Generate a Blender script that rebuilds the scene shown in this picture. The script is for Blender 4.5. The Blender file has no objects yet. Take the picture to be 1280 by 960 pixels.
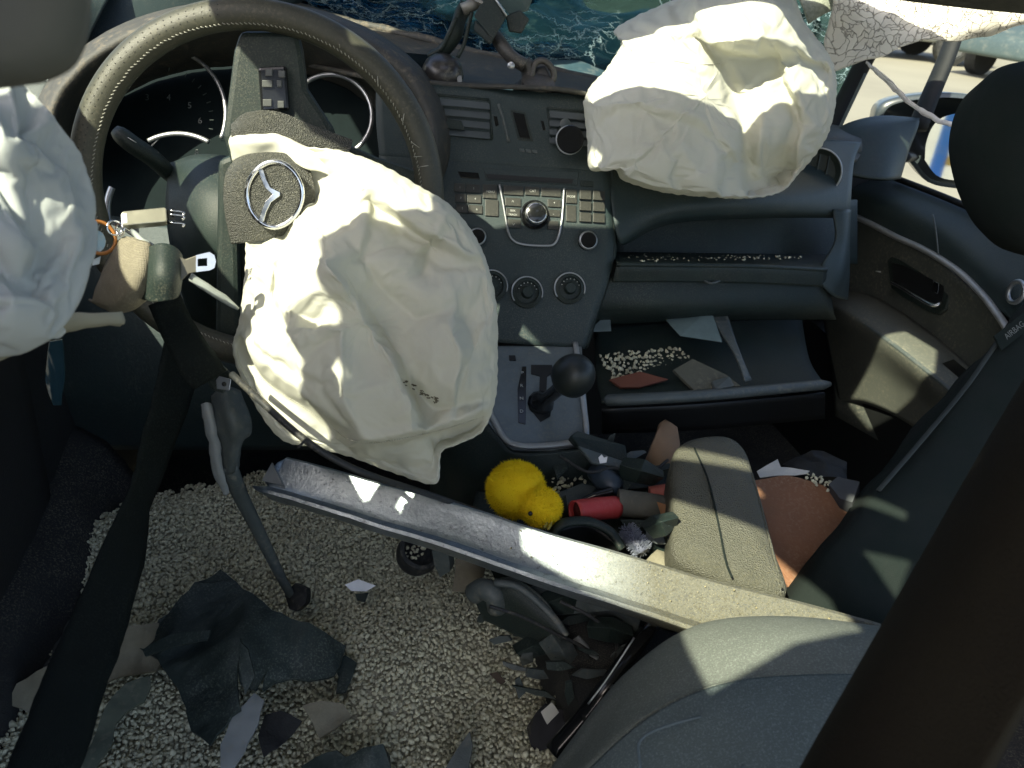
import bpy, bmesh, math, random
import numpy as np
from mathutils import Vector, Matrix, noise as mnoise
R_ = math.radians
random.seed(7); rng = np.random.default_rng(7)
scene = bpy.context.scene
COL = scene.collection

# ------------------------------------------------------------------ camera
# world: x to the passenger side, y to the bonnet, z up, metres, z=0 is the footwell floor
CAM = np.array([-0.40, 0.0, 1.0]); FPX = 960.0
YAW, PITCH, ROLL = R_(16), R_(30), R_(6)
FW = np.array([math.sin(YAW)*math.cos(PITCH), math.cos(YAW)*math.cos(PITCH), -math.sin(PITCH)])
_r = np.array([math.cos(YAW), -math.sin(YAW), 0.0]); _u = np.cross(_r, FW)
RT = _r*math.cos(ROLL)+_u*math.sin(ROLL); UP = -_r*math.sin(ROLL)+_u*math.cos(ROLL)
cd = bpy.data.cameras.new('camera'); cam = bpy.data.objects.new('camera', cd); COL.objects.link(cam)
M = Matrix(((RT[0], UP[0], -FW[0], CAM[0]), (RT[1], UP[1], -FW[1], CAM[1]), (RT[2], UP[2], -FW[2], CAM[2]), (0, 0, 0, 1)))
cam.matrix_world = M
cd.sensor_width = 36; cd.lens = 36*FPX/1280; cd.clip_start = 0.01; cd.clip_end = 500
cd.dof.use_dof = True; cd.dof.focus_distance = 0.95; cd.dof.aperture_fstop = 11
scene.camera = cam

# ------------------------------------------------------------------ light
SUN_DIR = np.array([0.50, 0.42, -0.70]); SUN_DIR /= np.linalg.norm(SUN_DIR)   # the way the light travels
w = bpy.data.worlds.new('World'); scene.world = w; w.use_nodes = True
nt = w.node_tree; bg = nt.nodes['Background']
sky = nt.nodes.new('ShaderNodeTexSky'); sky.sky_type = 'NISHITA'; sky.sun_disc = False
sky.sun_elevation = math.asin(-SUN_DIR[2]); sky.sun_rotation = math.atan2(-SUN_DIR[0], -SUN_DIR[1])
nt.links.new(sky.outputs[0], bg.inputs[0]); bg.inputs[1].default_value = 0.122
sky.dust_density = 3.0; sky.ozone_density = 1.6
sl = bpy.data.lights.new('sun', 'SUN'); sl.energy = 4.4; sl.angle = R_(0.5); sl.color = (1.0, 0.97, 0.74)
so = bpy.data.objects.new('sun', sl); COL.objects.link(so)
so.rotation_euler = Vector(-SUN_DIR).to_track_quat('Z', 'Y').to_euler(); so.location = (-3, -3, 5)
scene.view_settings.view_transform = 'Standard'; scene.view_settings.look = 'None'
scene.view_settings.gamma = 1; scene.view_settings.use_curve_mapping = False
scene.view_settings.exposure = 1.42

# ------------------------------------------------------------------ helpers: places
def at(x, y, d):
    """world point seen in direction (x, y) of the photograph, d metres ahead"""
    return CAM + d*(FW + RT*((x-640)/FPX) + UP*((480-y)/FPX))
def onp(x, y, p0, n, off=0.0):
    r = at(x, y, 1)-CAM; n = np.asarray(n, float); n = n/np.linalg.norm(n)
    return CAM + r*(((np.asarray(p0)+n*off-CAM)@n)/(r@n))
def onz(x, y, z): return onp(x, y, (0, 0, z), (0, 0, 1))
def unit(v): v = np.asarray(v, float); return v/np.linalg.norm(v)

# ------------------------------------------------------------------ helpers: materials
MATS = {}
def mat(name, col, rough=0.6, metal=0.0, col2=None, nscale=40, namt=0.5, bump=0.0, bscale=300, btype='noise',
        dust=None, dscale=120, damt=0.5, spec=0.5, transl=0.0, island=0.0, coat=0.0, fine=0.0, stain=None, dgrad=None, fscale=1400):
    if name in MATS: return MATS[name]
    m = bpy.data.materials.new(name); m.use_nodes = True; n = m.node_tree; L = n.links
    b = n.nodes['Principled BSDF']; out = n.nodes['Material Output']
    b.inputs['Roughness'].default_value = rough; b.inputs['Metallic'].default_value = metal
    b.inputs['Specular IOR Level'].default_value = spec; b.inputs['Coat Weight'].default_value = coat
    tc = n.nodes.new('ShaderNodeTexCoord'); P = tc.outputs['Object']
    def nz(scale, detail=5, rgh=0.6):
        t = n.nodes.new('ShaderNodeTexNoise'); t.inputs['Scale'].default_value = scale
        t.inputs['Detail'].default_value = detail; t.inputs['Roughness'].default_value = rgh
        L.new(P, t.inputs['Vector']); return t.outputs['Fac']
    def ramp(src, a, c):
        r = n.nodes.new('ShaderNodeMapRange'); r.inputs[1].default_value = a; r.inputs[2].default_value = c
        L.new(src, r.inputs[0]); return r.outputs[0]
    def mix(a, c, f):
        x = n.nodes.new('ShaderNodeMix'); x.data_type = 'RGBA'
        for s, v in ((x.inputs[6], a), (x.inputs[7], c)):
            if isinstance(v, (tuple, list)): s.default_value = (*v, 1)
            else: L.new(v, s)
        if isinstance(f, float): x.inputs[0].default_value = f
        else: L.new(f, x.inputs[0])
        return x.outputs[2]
    def mul(a, k):
        x = n.nodes.new('ShaderNodeMath'); x.operation = 'MULTIPLY'; L.new(a, x.inputs[0])
        if isinstance(k, (int, float)): x.inputs[1].default_value = k
        else: L.new(k, x.inputs[1])
        return x.outputs[0]
    c2 = col2 if col2 is not None else tuple(c*0.6 for c in col)
    cur = mix(col, c2, mul(ramp(nz(nscale), 0.35, 0.7), namt))
    if fine:
        cur = mix(cur, tuple(min(1, c*2.2+.02) for c in col), mul(ramp(nz(fscale, 2), 0.5, 0.75), fine))
    if stain is not None:
        sc, amt, scale = stain
        cur = mix(cur, sc, mul(ramp(nz(scale, 6, 0.7), 0.56, 0.74), amt))
    if dust is not None:
        d1 = mul(ramp(nz(dscale, 4, 0.7), 0.5, 0.66), ramp(nz(9, 3), 0.35, 0.6))
        if dgrad:
            sx = n.nodes.new('ShaderNodeSeparateXYZ'); L.new(P, sx.inputs[0]); g1 = ramp(sx.outputs[0], dgrad[0], dgrad[1])
            ad = n.nodes.new('ShaderNodeMath'); ad.operation = 'MULTIPLY_ADD'; ad.use_clamp = True; L.new(g1, ad.inputs[0]); ad.inputs[1].default_value = .9; L.new(mul(d1, .25), ad.inputs[2]); d1 = ad.outputs[0]; dust = mix(mix(dust, tuple(c*.35 for c in dust), ramp(nz(420, 4, .8), .5, .62)), tuple(min(1, c*3.2) for c in dust), ramp(nz(650, 3, .8), .6, .68))
        cur = mix(cur, dust, mul(d1, damt))
        rr = n.nodes.new('ShaderNodeMath'); rr.operation = 'MULTIPLY_ADD'; L.new(d1, rr.inputs[0])
        rr.inputs[1].default_value = 0.45*damt; rr.inputs[2].default_value = rough; rr.use_clamp = True
        L.new(rr.outputs[0], b.inputs['Roughness'])
        if metal:
            mm_ = n.nodes.new('ShaderNodeMath'); mm_.operation = 'MULTIPLY_ADD'; mm_.use_clamp = True; L.new(d1, mm_.inputs[0]); mm_.inputs[1].default_value = -metal*damt; mm_.inputs[2].default_value = metal; L.new(mm_.outputs[0], b.inputs['Metallic'])
    if island:
        g = n.nodes.new('ShaderNodeNewGeometry'); hv = n.nodes.new('ShaderNodeHueSaturation')
        mr = n.nodes.new('ShaderNodeMapRange'); mr.inputs[3].default_value = 1-island; mr.inputs[4].default_value = 1+island*0.6
        L.new(g.outputs['Random Per Island'], mr.inputs[0]); L.new(mr.outputs[0], hv.inputs['Value']); L.new(cur, hv.inputs['Color'])
        cur = hv.outputs[0]
    L.new(cur, b.inputs['Base Color'])
    if bump:
        if btype == 'voronoi':
            t = n.nodes.new('ShaderNodeTexVoronoi'); t.inputs['Scale'].default_value = bscale; L.new(P, t.inputs['Vector']); h = t.outputs['Distance']
        elif btype == 'weave':
            t = n.nodes.new('ShaderNodeTexWave'); t.inputs['Scale'].default_value = bscale; t.inputs['Distortion'].default_value = 1.5; L.new(P, t.inputs['Vector'])
            t2 = n.nodes.new('ShaderNodeTexWave'); t2.bands_direction = 'Z'; t2.inputs['Scale'].default_value = bscale; t2.inputs['Distortion'].default_value = 1.5; L.new(P, t2.inputs['Vector'])
            h = mul(t.outputs['Fac'], t2.outputs['Fac'])
        elif btype == 'crumple':
            n1 = n.nodes.new('ShaderNodeTexNoise'); n1.inputs['Scale'].default_value = 9; n1.inputs['Detail'].default_value = 3; L.new(P, n1.inputs['Vector'])
            mx_ = n.nodes.new('ShaderNodeMix'); mx_.data_type = 'RGBA'; mx_.blend_type = 'ADD'; mx_.inputs[0].default_value = .12; L.new(P, mx_.inputs[6]); L.new(n1.outputs['Color'], mx_.inputs[7])
            t = n.nodes.new('ShaderNodeTexVoronoi'); t.feature = 'DISTANCE_TO_EDGE'; t.inputs['Scale'].default_value = bscale; L.new(mx_.outputs[2], t.inputs['Vector'])
            msk = ramp(nz(6, 2), .45, .65); h = mul(ramp(t.outputs['Distance'], 0, .16), msk)
        else: h = nz(bscale, 4)
        bp = n.nodes.new('ShaderNodeBump'); bp.inputs['Strength'].default_value = bump; bp.inputs['Distance'].default_value = 0.002
        L.new(h, bp.inputs['Height']); L.new(bp.outputs[0], b.inputs['Normal'])
    if transl:
        tr = n.nodes.new('ShaderNodeBsdfTranslucent'); L.new(cur, tr.inputs[0])
        ms = n.nodes.new('ShaderNodeMixShader'); ms.inputs[0].default_value = transl
        L.new(b.outputs[0], ms.inputs[1]); L.new(tr.outputs[0], ms.inputs[2]); L.new(ms.outputs[0], out.inputs[0])
    MATS[name] = m; return m

DUST = (0.30, 0.27, 0.20)
plastic = mat('plastic', (0.014, 0.025, 0.022), 0.5, spec=.35, col2=(0.012, 0.016, 0.016), bump=0.25, bscale=900, dust=DUST, dscale=600, damt=0.22)
plastic_blue = mat('dash_plastic', (0.023, 0.038, 0.039), 0.45, spec=.4, col2=(0.017, 0.029, 0.030), bump=0.3, bscale=1100, dust=DUST, dscale=600, damt=0.22)
dash_soft = mat('dash_soft', (0.042, 0.042, 0.036), 0.62, col2=(0.026, 0.027, 0.026), bump=0.4, bscale=700, dust=(0.24, 0.20, 0.14), dscale=90, damt=0.45)
plastic_grey = mat('plastic_grey', (0.07, 0.085, 0.084), 0.5, col2=(0.045, 0.058, 0.058), bump=0.2, bscale=500, dust=DUST, dscale=140, damt=0.4)
plastic_light = mat('plastic_light', (0.26, 0.28, 0.28), 0.5, col2=(0.16, 0.18, 0.18), dust=DUST, dscale=140, damt=0.4)
torn_black = mat('torn_black', (0.018, 0.028, 0.026), 0.55, spec=.3, col2=(0.026, 0.038, 0.036), nscale=25, namt=0.8, bump=0.35, bscale=120, dust=(0.17, 0.185, 0.155), dscale=420, damt=0.55)
black = mat('black', (0.008, 0.009, 0.009), 0.5)
gloss_black = mat('gloss_black', (0.010, 0.011, 0.012), 0.16)
rubber = mat('rubber', (0.018, 0.02, 0.021), 0.6, bump=0.2, dust=DUST, damt=0.3)
leather = mat('leather', (0.046, 0.047, 0.034), 0.45, col2=(0.040, 0.040, 0.029), bump=0.18, bscale=1600, btype='voronoi', dust=(0.20, 0.18, 0.12), dscale=300, damt=0.3)
pad_leather = mat('pad_leather', (0.06, 0.062, 0.055), 0.42, bump=0.9, bscale=800, btype='voronoi', dust=(0.3, 0.29, 0.22), dscale=500, damt=0.45)
thread = mat('thread', (0.36, 0.36, 0.31), 0.7)
chrome = mat('chrome', (0.75, 0.76, 0.77), 0.12, 1.0, dust=DUST, damt=0.3)
satin = mat('satin_silver', (0.42, 0.44, 0.45), 0.3, 0.75, dust=DUST, dscale=260, damt=0.3)
silver_paint = mat('silver_paint', (0.36, 0.37, 0.36), 0.35, 0.35, dust=DUST, dscale=200, damt=0.35)
print_grey = mat('print_grey', (0.45, 0.46, 0.42), 0.6)
white_plastic = mat('white_plastic', (0.72, 0.74, 0.76), 0.4)
btn = mat('button_plastic', (0.030, 0.031, 0.026), 0.42, bump=0.15, bscale=900, dust=DUST, dscale=300, damt=0.12)
airbag_m = mat('airbag_fabric', (0.66, 0.66, 0.58), 0.85, col2=(0.60, 0.60, 0.50), nscale=7, namt=0.6, bump=0.12, bscale=13, btype='crumple', transl=0.3, stain=((0.50, 0.46, 0.36), 0.35, 9))
curtain_m = mat('curtain_fabric', (0.62, 0.66, 0.66), 0.9, col2=(0.55, 0.58, 0.55), nscale=6, namt=0.5, bump=0.12, bscale=13, btype='crumple', transl=0.3)
webbing = mat('belt_webbing', (0.007, 0.010, 0.0095), 0.85, spec=.12, bump=0.25, bscale=420, btype='weave', dust=(0.06, 0.07, 0.06), dscale=500, damt=0.25)
webbing_lit = mat('belt_sunlit', (0.19, 0.17, 0.125), 0.8, col2=(0.13, 0.115, 0.08), nscale=70, bump=0.5, bscale=260, btype='weave', dust=(0.34, 0.31, 0.22), dscale=300, damt=0.5)  # lighter copy of the webbing, sunlight put into its colour
carpet = mat('carpet', (0.016, 0.018, 0.019), 0.95, bump=1.0, bscale=500, fine=0.5, dust=DUST, dscale=350, damt=0.4)
steel = mat('galvanised_steel', (0.38, 0.43, 0.46), 0.34, 0.9, col2=(0.26, 0.30, 0.33), nscale=90, namt=0.7, bump=0.25, bscale=240,
            stain=((0.03, 0.03, 0.03), 0.85, 170), dust=(0.082, 0.073, 0.038), dscale=700, damt=0.95, dgrad=(-.03, .10))
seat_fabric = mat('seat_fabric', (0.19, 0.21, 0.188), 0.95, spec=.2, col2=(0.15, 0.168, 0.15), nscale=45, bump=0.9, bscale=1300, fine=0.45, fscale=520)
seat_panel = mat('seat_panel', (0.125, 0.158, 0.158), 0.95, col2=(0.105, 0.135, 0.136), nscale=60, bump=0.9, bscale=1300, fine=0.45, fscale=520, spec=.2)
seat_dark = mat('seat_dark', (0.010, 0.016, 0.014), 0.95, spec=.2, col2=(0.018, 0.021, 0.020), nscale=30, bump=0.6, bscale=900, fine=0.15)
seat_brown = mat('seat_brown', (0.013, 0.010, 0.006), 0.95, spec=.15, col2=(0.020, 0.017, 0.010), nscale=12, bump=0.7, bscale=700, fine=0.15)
stone = mat('absorbent_granules', (0.58, 0.565, 0.41), 0.9, col2=(0.46, 0.445, 0.31), nscale=120, namt=0.7, bump=0.3, bscale=900, island=0.26)
grit = mat('grit_bed', (0.34, 0.33, 0.25), 0.95, col2=(0.24, 0.23, 0.17), nscale=200, bump=1.0, bscale=400)
foam_beige = mat('foam_beige', (0.20, 0.185, 0.13), 0.85, col2=(0.13, 0.12, 0.085), nscale=25, namt=0.9, bump=0.5, bscale=180, dust=DUST, damt=0.4)
yellow_plush = mat('yellow_plush', (0.93, 0.72, 0.012), 0.95, col2=(0.85, 0.58, 0.008), nscale=90, namt=0.5, transl=0.25)
brown_board = mat('brown_board', (0.22, 0.105, 0.055), 0.9, col2=(0.16, 0.075, 0.04), nscale=18, bump=0.4, bscale=500, dust=(0.35, 0.25, 0.17), dscale=220, damt=0.5)
red_m = mat('red_wrap', (0.42, 0.045, 0.045), 0.5, col2=(0.40, 0.02, 0.02), nscale=60, dust=(0.5, 0.25, 0.2), dscale=200, damt=0.3)

# ------------------------------------------------------------------ helpers: objects
def tag(o, label=None, cat=None, group=None, kind=None):
    if label: o['label'] = label
    if cat: o['category'] = cat
    if group: o['group'] = group
    if kind: o['kind'] = kind
    return o
def thing(name, label, cat, loc, group=None):
    o = bpy.data.objects.new(name, None); COL.objects.link(o); o.empty_display_size = 0.05
    o.location = Vector(loc); return tag(o, label, cat, group)
def wloc(o):
    l = o.location.copy()
    while o.parent: o = o.parent; l += o.location
    return l
def mk(name, V, Fc, m, parent=None, smooth=True, bevel=0, solid=0, sub=0, angle=None):
    V = np.asarray(V, float)
    base = np.array([(V[:, 0].min()+V[:, 0].max())/2, (V[:, 1].min()+V[:, 1].max())/2, V[:, 2].min()])
    me = bpy.data.meshes.new(name); me.from_pydata((V-base).tolist(), [], [list(map(int, f)) for f in Fc]); me.update()
    if smooth: me.polygons.foreach_set('use_smooth', [True]*len(me.polygons))
    me.materials.append(m)
    o = bpy.data.objects.new(name, me); COL.objects.link(o)
    pl = np.array(wloc(parent)) if parent else np.zeros(3)
    o.location = Vector(base-pl)
    if parent: o.parent = parent
    if solid:
        s = o.modifiers.new('solid', 'SOLIDIFY'); s.thickness = solid; s.offset = -1
    if bevel:
        b = o.modifiers.new('bevel', 'BEVEL'); b.width = bevel; b.segments = 2; b.limit_method = 'ANGLE'; b.angle_limit = R_(35)
    if sub:
        s = o.modifiers.new('sub', 'SUBSURF'); s.levels = sub; s.render_levels = sub
    if angle is not None:
        me.set_sharp_from_angle(angle=R_(angle))
    return o
def merge(parts):
    V = []; Fc = []; k = 0
    for v, f in parts:
        v = np.asarray(v, float); V.append(v); Fc += [[i+k for i in q] for q in f]; k += len(v)
    return np.concatenate(V), Fc
def frame_from(n, up=(0, 0, 1)):
    n = unit(n); r = np.cross(up, n); r = unit(r); u = np.cross(n, r); return r, u, n
def box_g(c, r, u, n, sx, sy, sz):
    c = np.asarray(c, float)
    V = [c+r*sx*a/2+u*sy*b/2+n*sz*d/2 for d in (-1, 1) for a, b in ((-1, -1), (1, -1), (1, 1), (-1, 1))]
    return np.array(V), [(3, 2, 1, 0), (4, 5, 6, 7), (0, 1, 5, 4), (1, 2, 6, 5), (2, 3, 7, 6), (3, 0, 4, 7)]
def tube_g(pts, rad, n=10, caps=True, flat=1.0, upv=None):
    """tube along points; rad scalar or list; flat squashes it"""
    pts = np.asarray(pts, float); m = len(pts); rad = np.full(m, rad) if np.isscalar(rad) else np.asarray(rad, float)
    T = np.gradient(pts, axis=0); T /= np.linalg.norm(T, axis=1)[:, None]+1e-12
    ref = np.array(upv if upv is not None else (0.13, 0.31, 0.94)); V = []; 
    a = unit(np.cross(T[0], ref) if abs(unit(ref)@T[0]) < .97 else np.cross(T[0], (1, 0, 0)))
    for i in range(m):
        a = unit(a-T[i]*(a@T[i])); b = np.cross(T[i], a)
        for k in range(n):
            t = 2*math.pi*k/n; V.append(pts[i]+rad[i]*(math.cos(t)*a+math.sin(t)*b*flat))
    Fc = [(i*n+k, i*n+(k+1) % n, (i+1)*n+(k+1) % n, (i+1)*n+k) for i in range(m-1) for k in range(n)]
    if caps: Fc += [tuple(range(n))[::-1], tuple(range((m-1)*n, m*n))]
    return np.array(V), Fc
def cr(P, n):
    """Catmull-Rom through control points, n samples"""
    P = np.asarray(P, float); m = len(P); Q = np.vstack([2*P[0]-P[1], P, 2*P[-1]-P[-2]])
    out = []
    for s in np.linspace(0, m-1, n):
        i = min(int(s), m-2); t = s-i; p0, p1, p2, p3 = Q[i:i+4]
        out.append(.5*((2*p1)+(-p0+p2)*t+(2*p0-5*p1+4*p2-p3)*t*t+(-p0+3*p1-3*p2+p3)*t**3))
    return np.array(out)
def grid_g(ctrl, nu, nv):
    """smooth surface through a control grid (rows of points)"""
    rows = np.array([cr(r, nu) for r in ctrl]); G = np.array([cr(rows[:, j], nv) for j in range(nu)]).transpose(1, 0, 2)
    F_ = [(i*nu+j, i*nu+j+1, (i+1)*nu+j+1, (i+1)*nu+j) for i in range(nv-1) for j in range(nu-1)]
    return G.reshape(-1, 3), F_
def rumple(V, amp, scale, seed=0, n=None, oct=3):
    V = np.array(V, float); 
    for i, p in enumerate(V):
        q = Vector(p*scale)+Vector((seed*3.1, seed*1.7, seed*.9))
        if n is None: V[i] = p+amp*np.array(mnoise.turbulence_vector(q, oct, False))*1.0
        else: V[i] = p+np.asarray(n)*amp*mnoise.fractal(q, 1.0, 2.0, oct)
    return V
def PX(rows): return [[at(*q) for q in r] for r in rows]
def sheet(name, rows, m, parent=None, nu=40, nv=30, thick=0.003, rump=0, rscale=20, px=True, seed=1, bevel=0):
    V, F_ = grid_g(PX(rows) if px else rows, nu, nv)
    if rump: V = rumple(V, rump, rscale, seed)
    return mk(name, V, F_, m, parent, solid=thick, bevel=bevel)
def lathe_g(c, axis, prof, n=32, up=(0, 0, 1)):
    """prof: list of (radius, height along axis)"""
    r, u, a = frame_from(axis, up if abs(unit(axis)@np.array(up)) < .95 else (1, 0, 0)); c = np.asarray(c, float)
    V = [c+a*h+q*(math.cos(t)*r+math.sin(t)*u) for q, h in prof for t in np.linspace(0, 2*math.pi, n, endpoint=False)]
    k = len(prof); F_ = [(i*n+j, i*n+(j+1) % n, (i+1)*n+(j+1) % n, (i+1)*n+j) for i in range(k-1) for j in range(n)]
    F_ += [tuple(range(n))[::-1], tuple(range((k-1)*n, k*n))]
    return np.array(V), F_
def prism_g(pts, n, h):
    """polygon (world points, one plane) pushed back along -n by h"""
    P = np.asarray(pts, float); k = len(P); n = unit(n)
    nn = np.zeros(3)
    for i in range(k): nn += np.cross(P[i], P[(i+1) % k])
    if nn@n < 0: P = P[::-1]
    V = np.vstack([P, P-n*h])
    return V, [tuple(range(k)), tuple(range(2*k-1, k-1, -1))]+[(i, k+i, k+(i+1) % k, (i+1) % k) for i in range(k)]
def rrect(cx, cy, w, h, r, n=4):
    out = []
    for sx, sy, a0 in ((1, -1, -90), (1, 1, 0), (-1, 1, 90), (-1, -1, 180)):
        for k in range(n+1):
            a = R_(a0+90*k/n); out.append((cx+sx*(w/2-r)+r*math.cos(a), cy+sy*(h/2-r)+r*math.sin(a)))
    return out
def shard(name, outline, m, parent=None, thick=0.003, jag=1.5, rump=0.004, rscale=25, seed=1, cuts=4, depth=None, bow=0.0):
    """irregular broken sheet: outline of (px, py, d) corners, roughened edge, buckled surface"""
    rs = random.Random(seed); pts = []
    k = len(outline)
    for i in range(k):
        a = np.array(outline[i], float); b = np.array(outline[(i+1) % k], float)
        seg = max(1, int(np.linalg.norm((b-a)[:2])/12))
        for j in range(seg):
            p = a+(b-a)*j/seg
            p[:2] += np.array([rs.uniform(-1, 1), rs.uniform(-1, 1)])*jag
            pts.append(at(*p))
    bm = bmesh.new(); vs = [bm.verts.new(p) for p in pts]; f = bm.faces.new(vs)
    bmesh.ops.triangulate(bm, faces=[f])
    for _ in range(cuts):
        lens = [e for e in bm.edges if e.calc_length() > 0.012]
        if not lens: break
        bmesh.ops.subdivide_edges(bm, edges=lens, cuts=1, use_grid_fill=True)
        bmesh.ops.triangulate(bm, faces=bm.faces[:])
    bmesh.ops.recalc_face_normals(bm, faces=bm.faces)
    bm.normal_update()
    nn = np.mean([np.array(f.normal) for f in bm.faces], axis=0); cen = np.mean([np.array(v.co) for v in bm.verts], axis=0)
    if nn@(CAM-cen) < 0: bmesh.ops.reverse_faces(bm, faces=bm.faces); nn = -nn
    nn = unit(nn); size = max(np.linalg.norm(np.array(v.co)-cen) for v in bm.verts)
    for v in bm.verts:
        q = Vector(np.array(v.co)*rscale)+Vector((seed*3.3, 1.1*seed, 0))
        h = mnoise.fractal(q, 1.0, 2.0, 3)*rump - bow*(np.linalg.norm(np.array(v.co)-cen)/size)**2
        v.co += Vector(nn*h)
    bm.verts.index_update(); V = np.array([v.co[:] for v in bm.verts]); F_ = [[v.index for v in f.verts] for f in bm.faces]
    rim = [(e_.verts[0].index, e_.verts[1].index, e_.link_faces[0]) for e_ in bm.edges if len(e_.link_faces) == 1]; rimq = []
    for a, b, f_ in rim:
        ids = [v.index for v in f_.verts]; i_ = ids.index(a)
        rimq.append((a, b) if ids[(i_+1) % len(ids)] == b else (b, a))
    bm.free(); k_ = len(V); V2 = [V, V-nn*thick]; F2 = F_+[[i+k_ for i in f_[::-1]] for f_ in F_]; base_ = 2*k_; ids = {}
    ex = []
    for a, b in rimq:
        for q_ in (a, b):
            if q_ not in ids: ids[q_] = base_+len(ex); ex += [V[q_]-nn*.0004, V[q_]-nn*(thick-.0004)]
        F2.append((b, a, ids[a], ids[b])); F2.append((ids[b], ids[a], ids[a]+1, ids[b]+1)); F2.append((ids[b]+1, ids[a]+1, a+k_, b+k_))
    V = np.vstack(V2+[np.array(ex)])
    o = mk(name, V, F2, m, parent); o.data.set_sharp_from_angle(angle=R_(48)); return o
def text_g(s, size, o, r, u):
    """lettering as flat mesh in the plane (r, u) centred on o"""
    c = bpy.data.curves.new('t', 'FONT'); c.body = s; c.size = size; c.align_x = 'CENTER'; c.align_y = 'CENTER'; c.resolution_u = 3
    t = bpy.data.objects.new('t', c); COL.objects.link(t)
    me = bpy.data.meshes.new_from_object(t); 
    V = np.array([np.asarray(o)+np.asarray(r)*v.co.x+np.asarray(u)*v.co.y for v in me.vertices]); F_ = [list(p.vertices) for p in me.polygons]
    bpy.data.objects.remove(t); bpy.data.curves.remove(c); bpy.data.meshes.remove(me)
    return V, F_
# ================================================================== the setting
def slab(name, x0, x1, y0, y1, z0, z1, m, kind='structure', parent=None):
    r, u, n = np.eye(3)
    V, F_ = box_g(((x0+x1)/2, (y0+y1)/2, (z0+z1)/2), r, u, n, x1-x0, y1-y0, z1-z0)
    o = mk(name, V, F_, m, parent, smooth=False)
    if parent is None: tag(o, kind=kind)
    return o
lot = mat('concrete_lot', (0.20, 0.19, 0.145), 0.9, col2=(0.16, 0.15, 0.115), nscale=0.6, namt=0.8, bump=0.3, bscale=30, stain=((0.11, 0.10, 0.08), 0.5, 0.35))
V, F_ = grid_g([[(x, y, -0.30) for x in (-60, 0, 60)] for y in (-40, 10, 120)], 9, 9); tag(mk('ground', V, F_, lot), kind='structure')
slab('car_floor', -0.74, 0.70, -0.9, 1.42, -0.05, 0.0, carpet)
slab('firewall', -0.80, 0.78, 1.42, 1.45, -0.05, 0.72, black)
slab('kick_panel', -0.80, -0.77, 0.92, 1.42, -0.05, 0.66, mat('kick', (0.012, 0.014, 0.014), 0.9, bump=0.6, fine=0.2))
slab('passenger_sill', .70, .80, -.9, 1.42, -.10, .30, black)
slab('passenger_footwell_side', .80, .82, .2, 1.42, -.10, .62, black)
slab('door_sill', -0.80, -0.745, -0.9, 0.92, -0.10, 0.10, carpet)

# ================================================================== dashboard
dash = thing('dashboard', 'dark grey car dashboard with centre stack, radio, air vents and open glovebox', 'dashboard', (0, 1.1, 0.3))
S0 = at(668, 270, 1.08); SN = unit((-0.08, -0.86, 0.5))
VP0 = onp(650, 205, S0, SN); VN = unit((-0.06, -0.93, 0.36))
def SP(x, y, off=0.0): return onp(x, y, VP0, VN, off) if y < 205 else onp(x, y, S0, SN, off)
def stack_prism(name, pts, m, parent, off=0.004, h=0.006, bevel=0.0008):
    n = VN if pts[0][1] < 205 else SN; p0 = VP0 if pts[0][1] < 205 else S0
    V, F_ = prism_g([onp(x, y, p0, n, off) for x, y in pts], n, h)
    return mk(name, V, F_, m, parent, smooth=False, bevel=bevel)
# centre stack skin
rows = [(112, 470, 752), (160, 470, 756), (204, 474, 760), (206, 474, 760), (245, 480, 763), (300, 490, 766), (345, 500, 758), (390, 520, 742), (428, 540, 730)]
cp = [[SP(x0+(x1-x0)*t+ (0 if t in (0, 1) else 0), y+(x0+(x1-x0)*t-620)*0.07, 0) for t in (0, .25, .5, .75, 1)] for y, x0, x1 in rows]
V, F_ = grid_g(cp, 30, 40); mk('stack_panel', V, F_, plastic_blue, dash, solid=0.004)
# right cheek of the stack, turning forward to the passenger side
edge = [(752, 121, .0), (760, 214, 0), (763, 255, 0), (766, 310, 0), (757, 352, 0), (742, 397, 0), (730, 436, 0)]
ck = [[SP(x, y), SP(x, y)+np.array((0.012, 0.03, -0.004)), SP(x, y)+np.array((0.016, 0.16, -0.02))] for x, y, _ in edge]
V, F_ = grid_g(ck, 8, 30); mk('stack_cheek', V, F_, plastic, dash, solid=0.003)
# seam between the vent band and the radio band
V, F_ = tube_g([SP(x, 199+(x-560)*0.098, 0.0005) for x in np.linspace(520, 758, 12)], 0.0012, 6); mk('seam', V, F_, black, dash)
# brow above the vents and the dash top
top = PX([[(300, -20, 1.45), (415, 20, 1.42), (560, 58, 1.40), (740, 98, 1.40), (900, 135, 1.46), (1075, 165, 1.58)],
          [(300, 20, 1.36), (415, 42, 1.34), (560, 74, 1.31), (740, 112, 1.31), (900, 150, 1.37), (1075, 180, 1.50)],
          [(300, 60, 1.24), (430, 72, 1.22), (565, 95, 1.18), (740, 126, 1.19), (900, 170, 1.36), (1075, 195, 1.5)]])
top.append([SP(470, 103, .002), SP(500, 105, .002), SP(580, 110, .004), SP(748, 124, .004), at(900, 192, 1.32), at(1070, 203, 1.45)])
V, F_ = grid_g(top, 60, 36); V = rumple(V, 0.0012, 14, 3); mk('top_pad', V, F_, dash_soft, dash, solid=0.006)
# padded rear lip of the dash against the glass
V, F_ = tube_g(cr([at(330, 2, 1.42), at(420, 24, 1.40), at(500, 42, 1.385), at(570, 60, 1.38), at(660, 80, 1.375), at(745, 103, 1.385), at(850, 128, 1.42), at(1000, 155, 1.5)], 50), 0.013, 10, flat=.6)
mk('rear_lip', rumple(V, .003, 30, 5), F_, dash_soft, dash)
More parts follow.
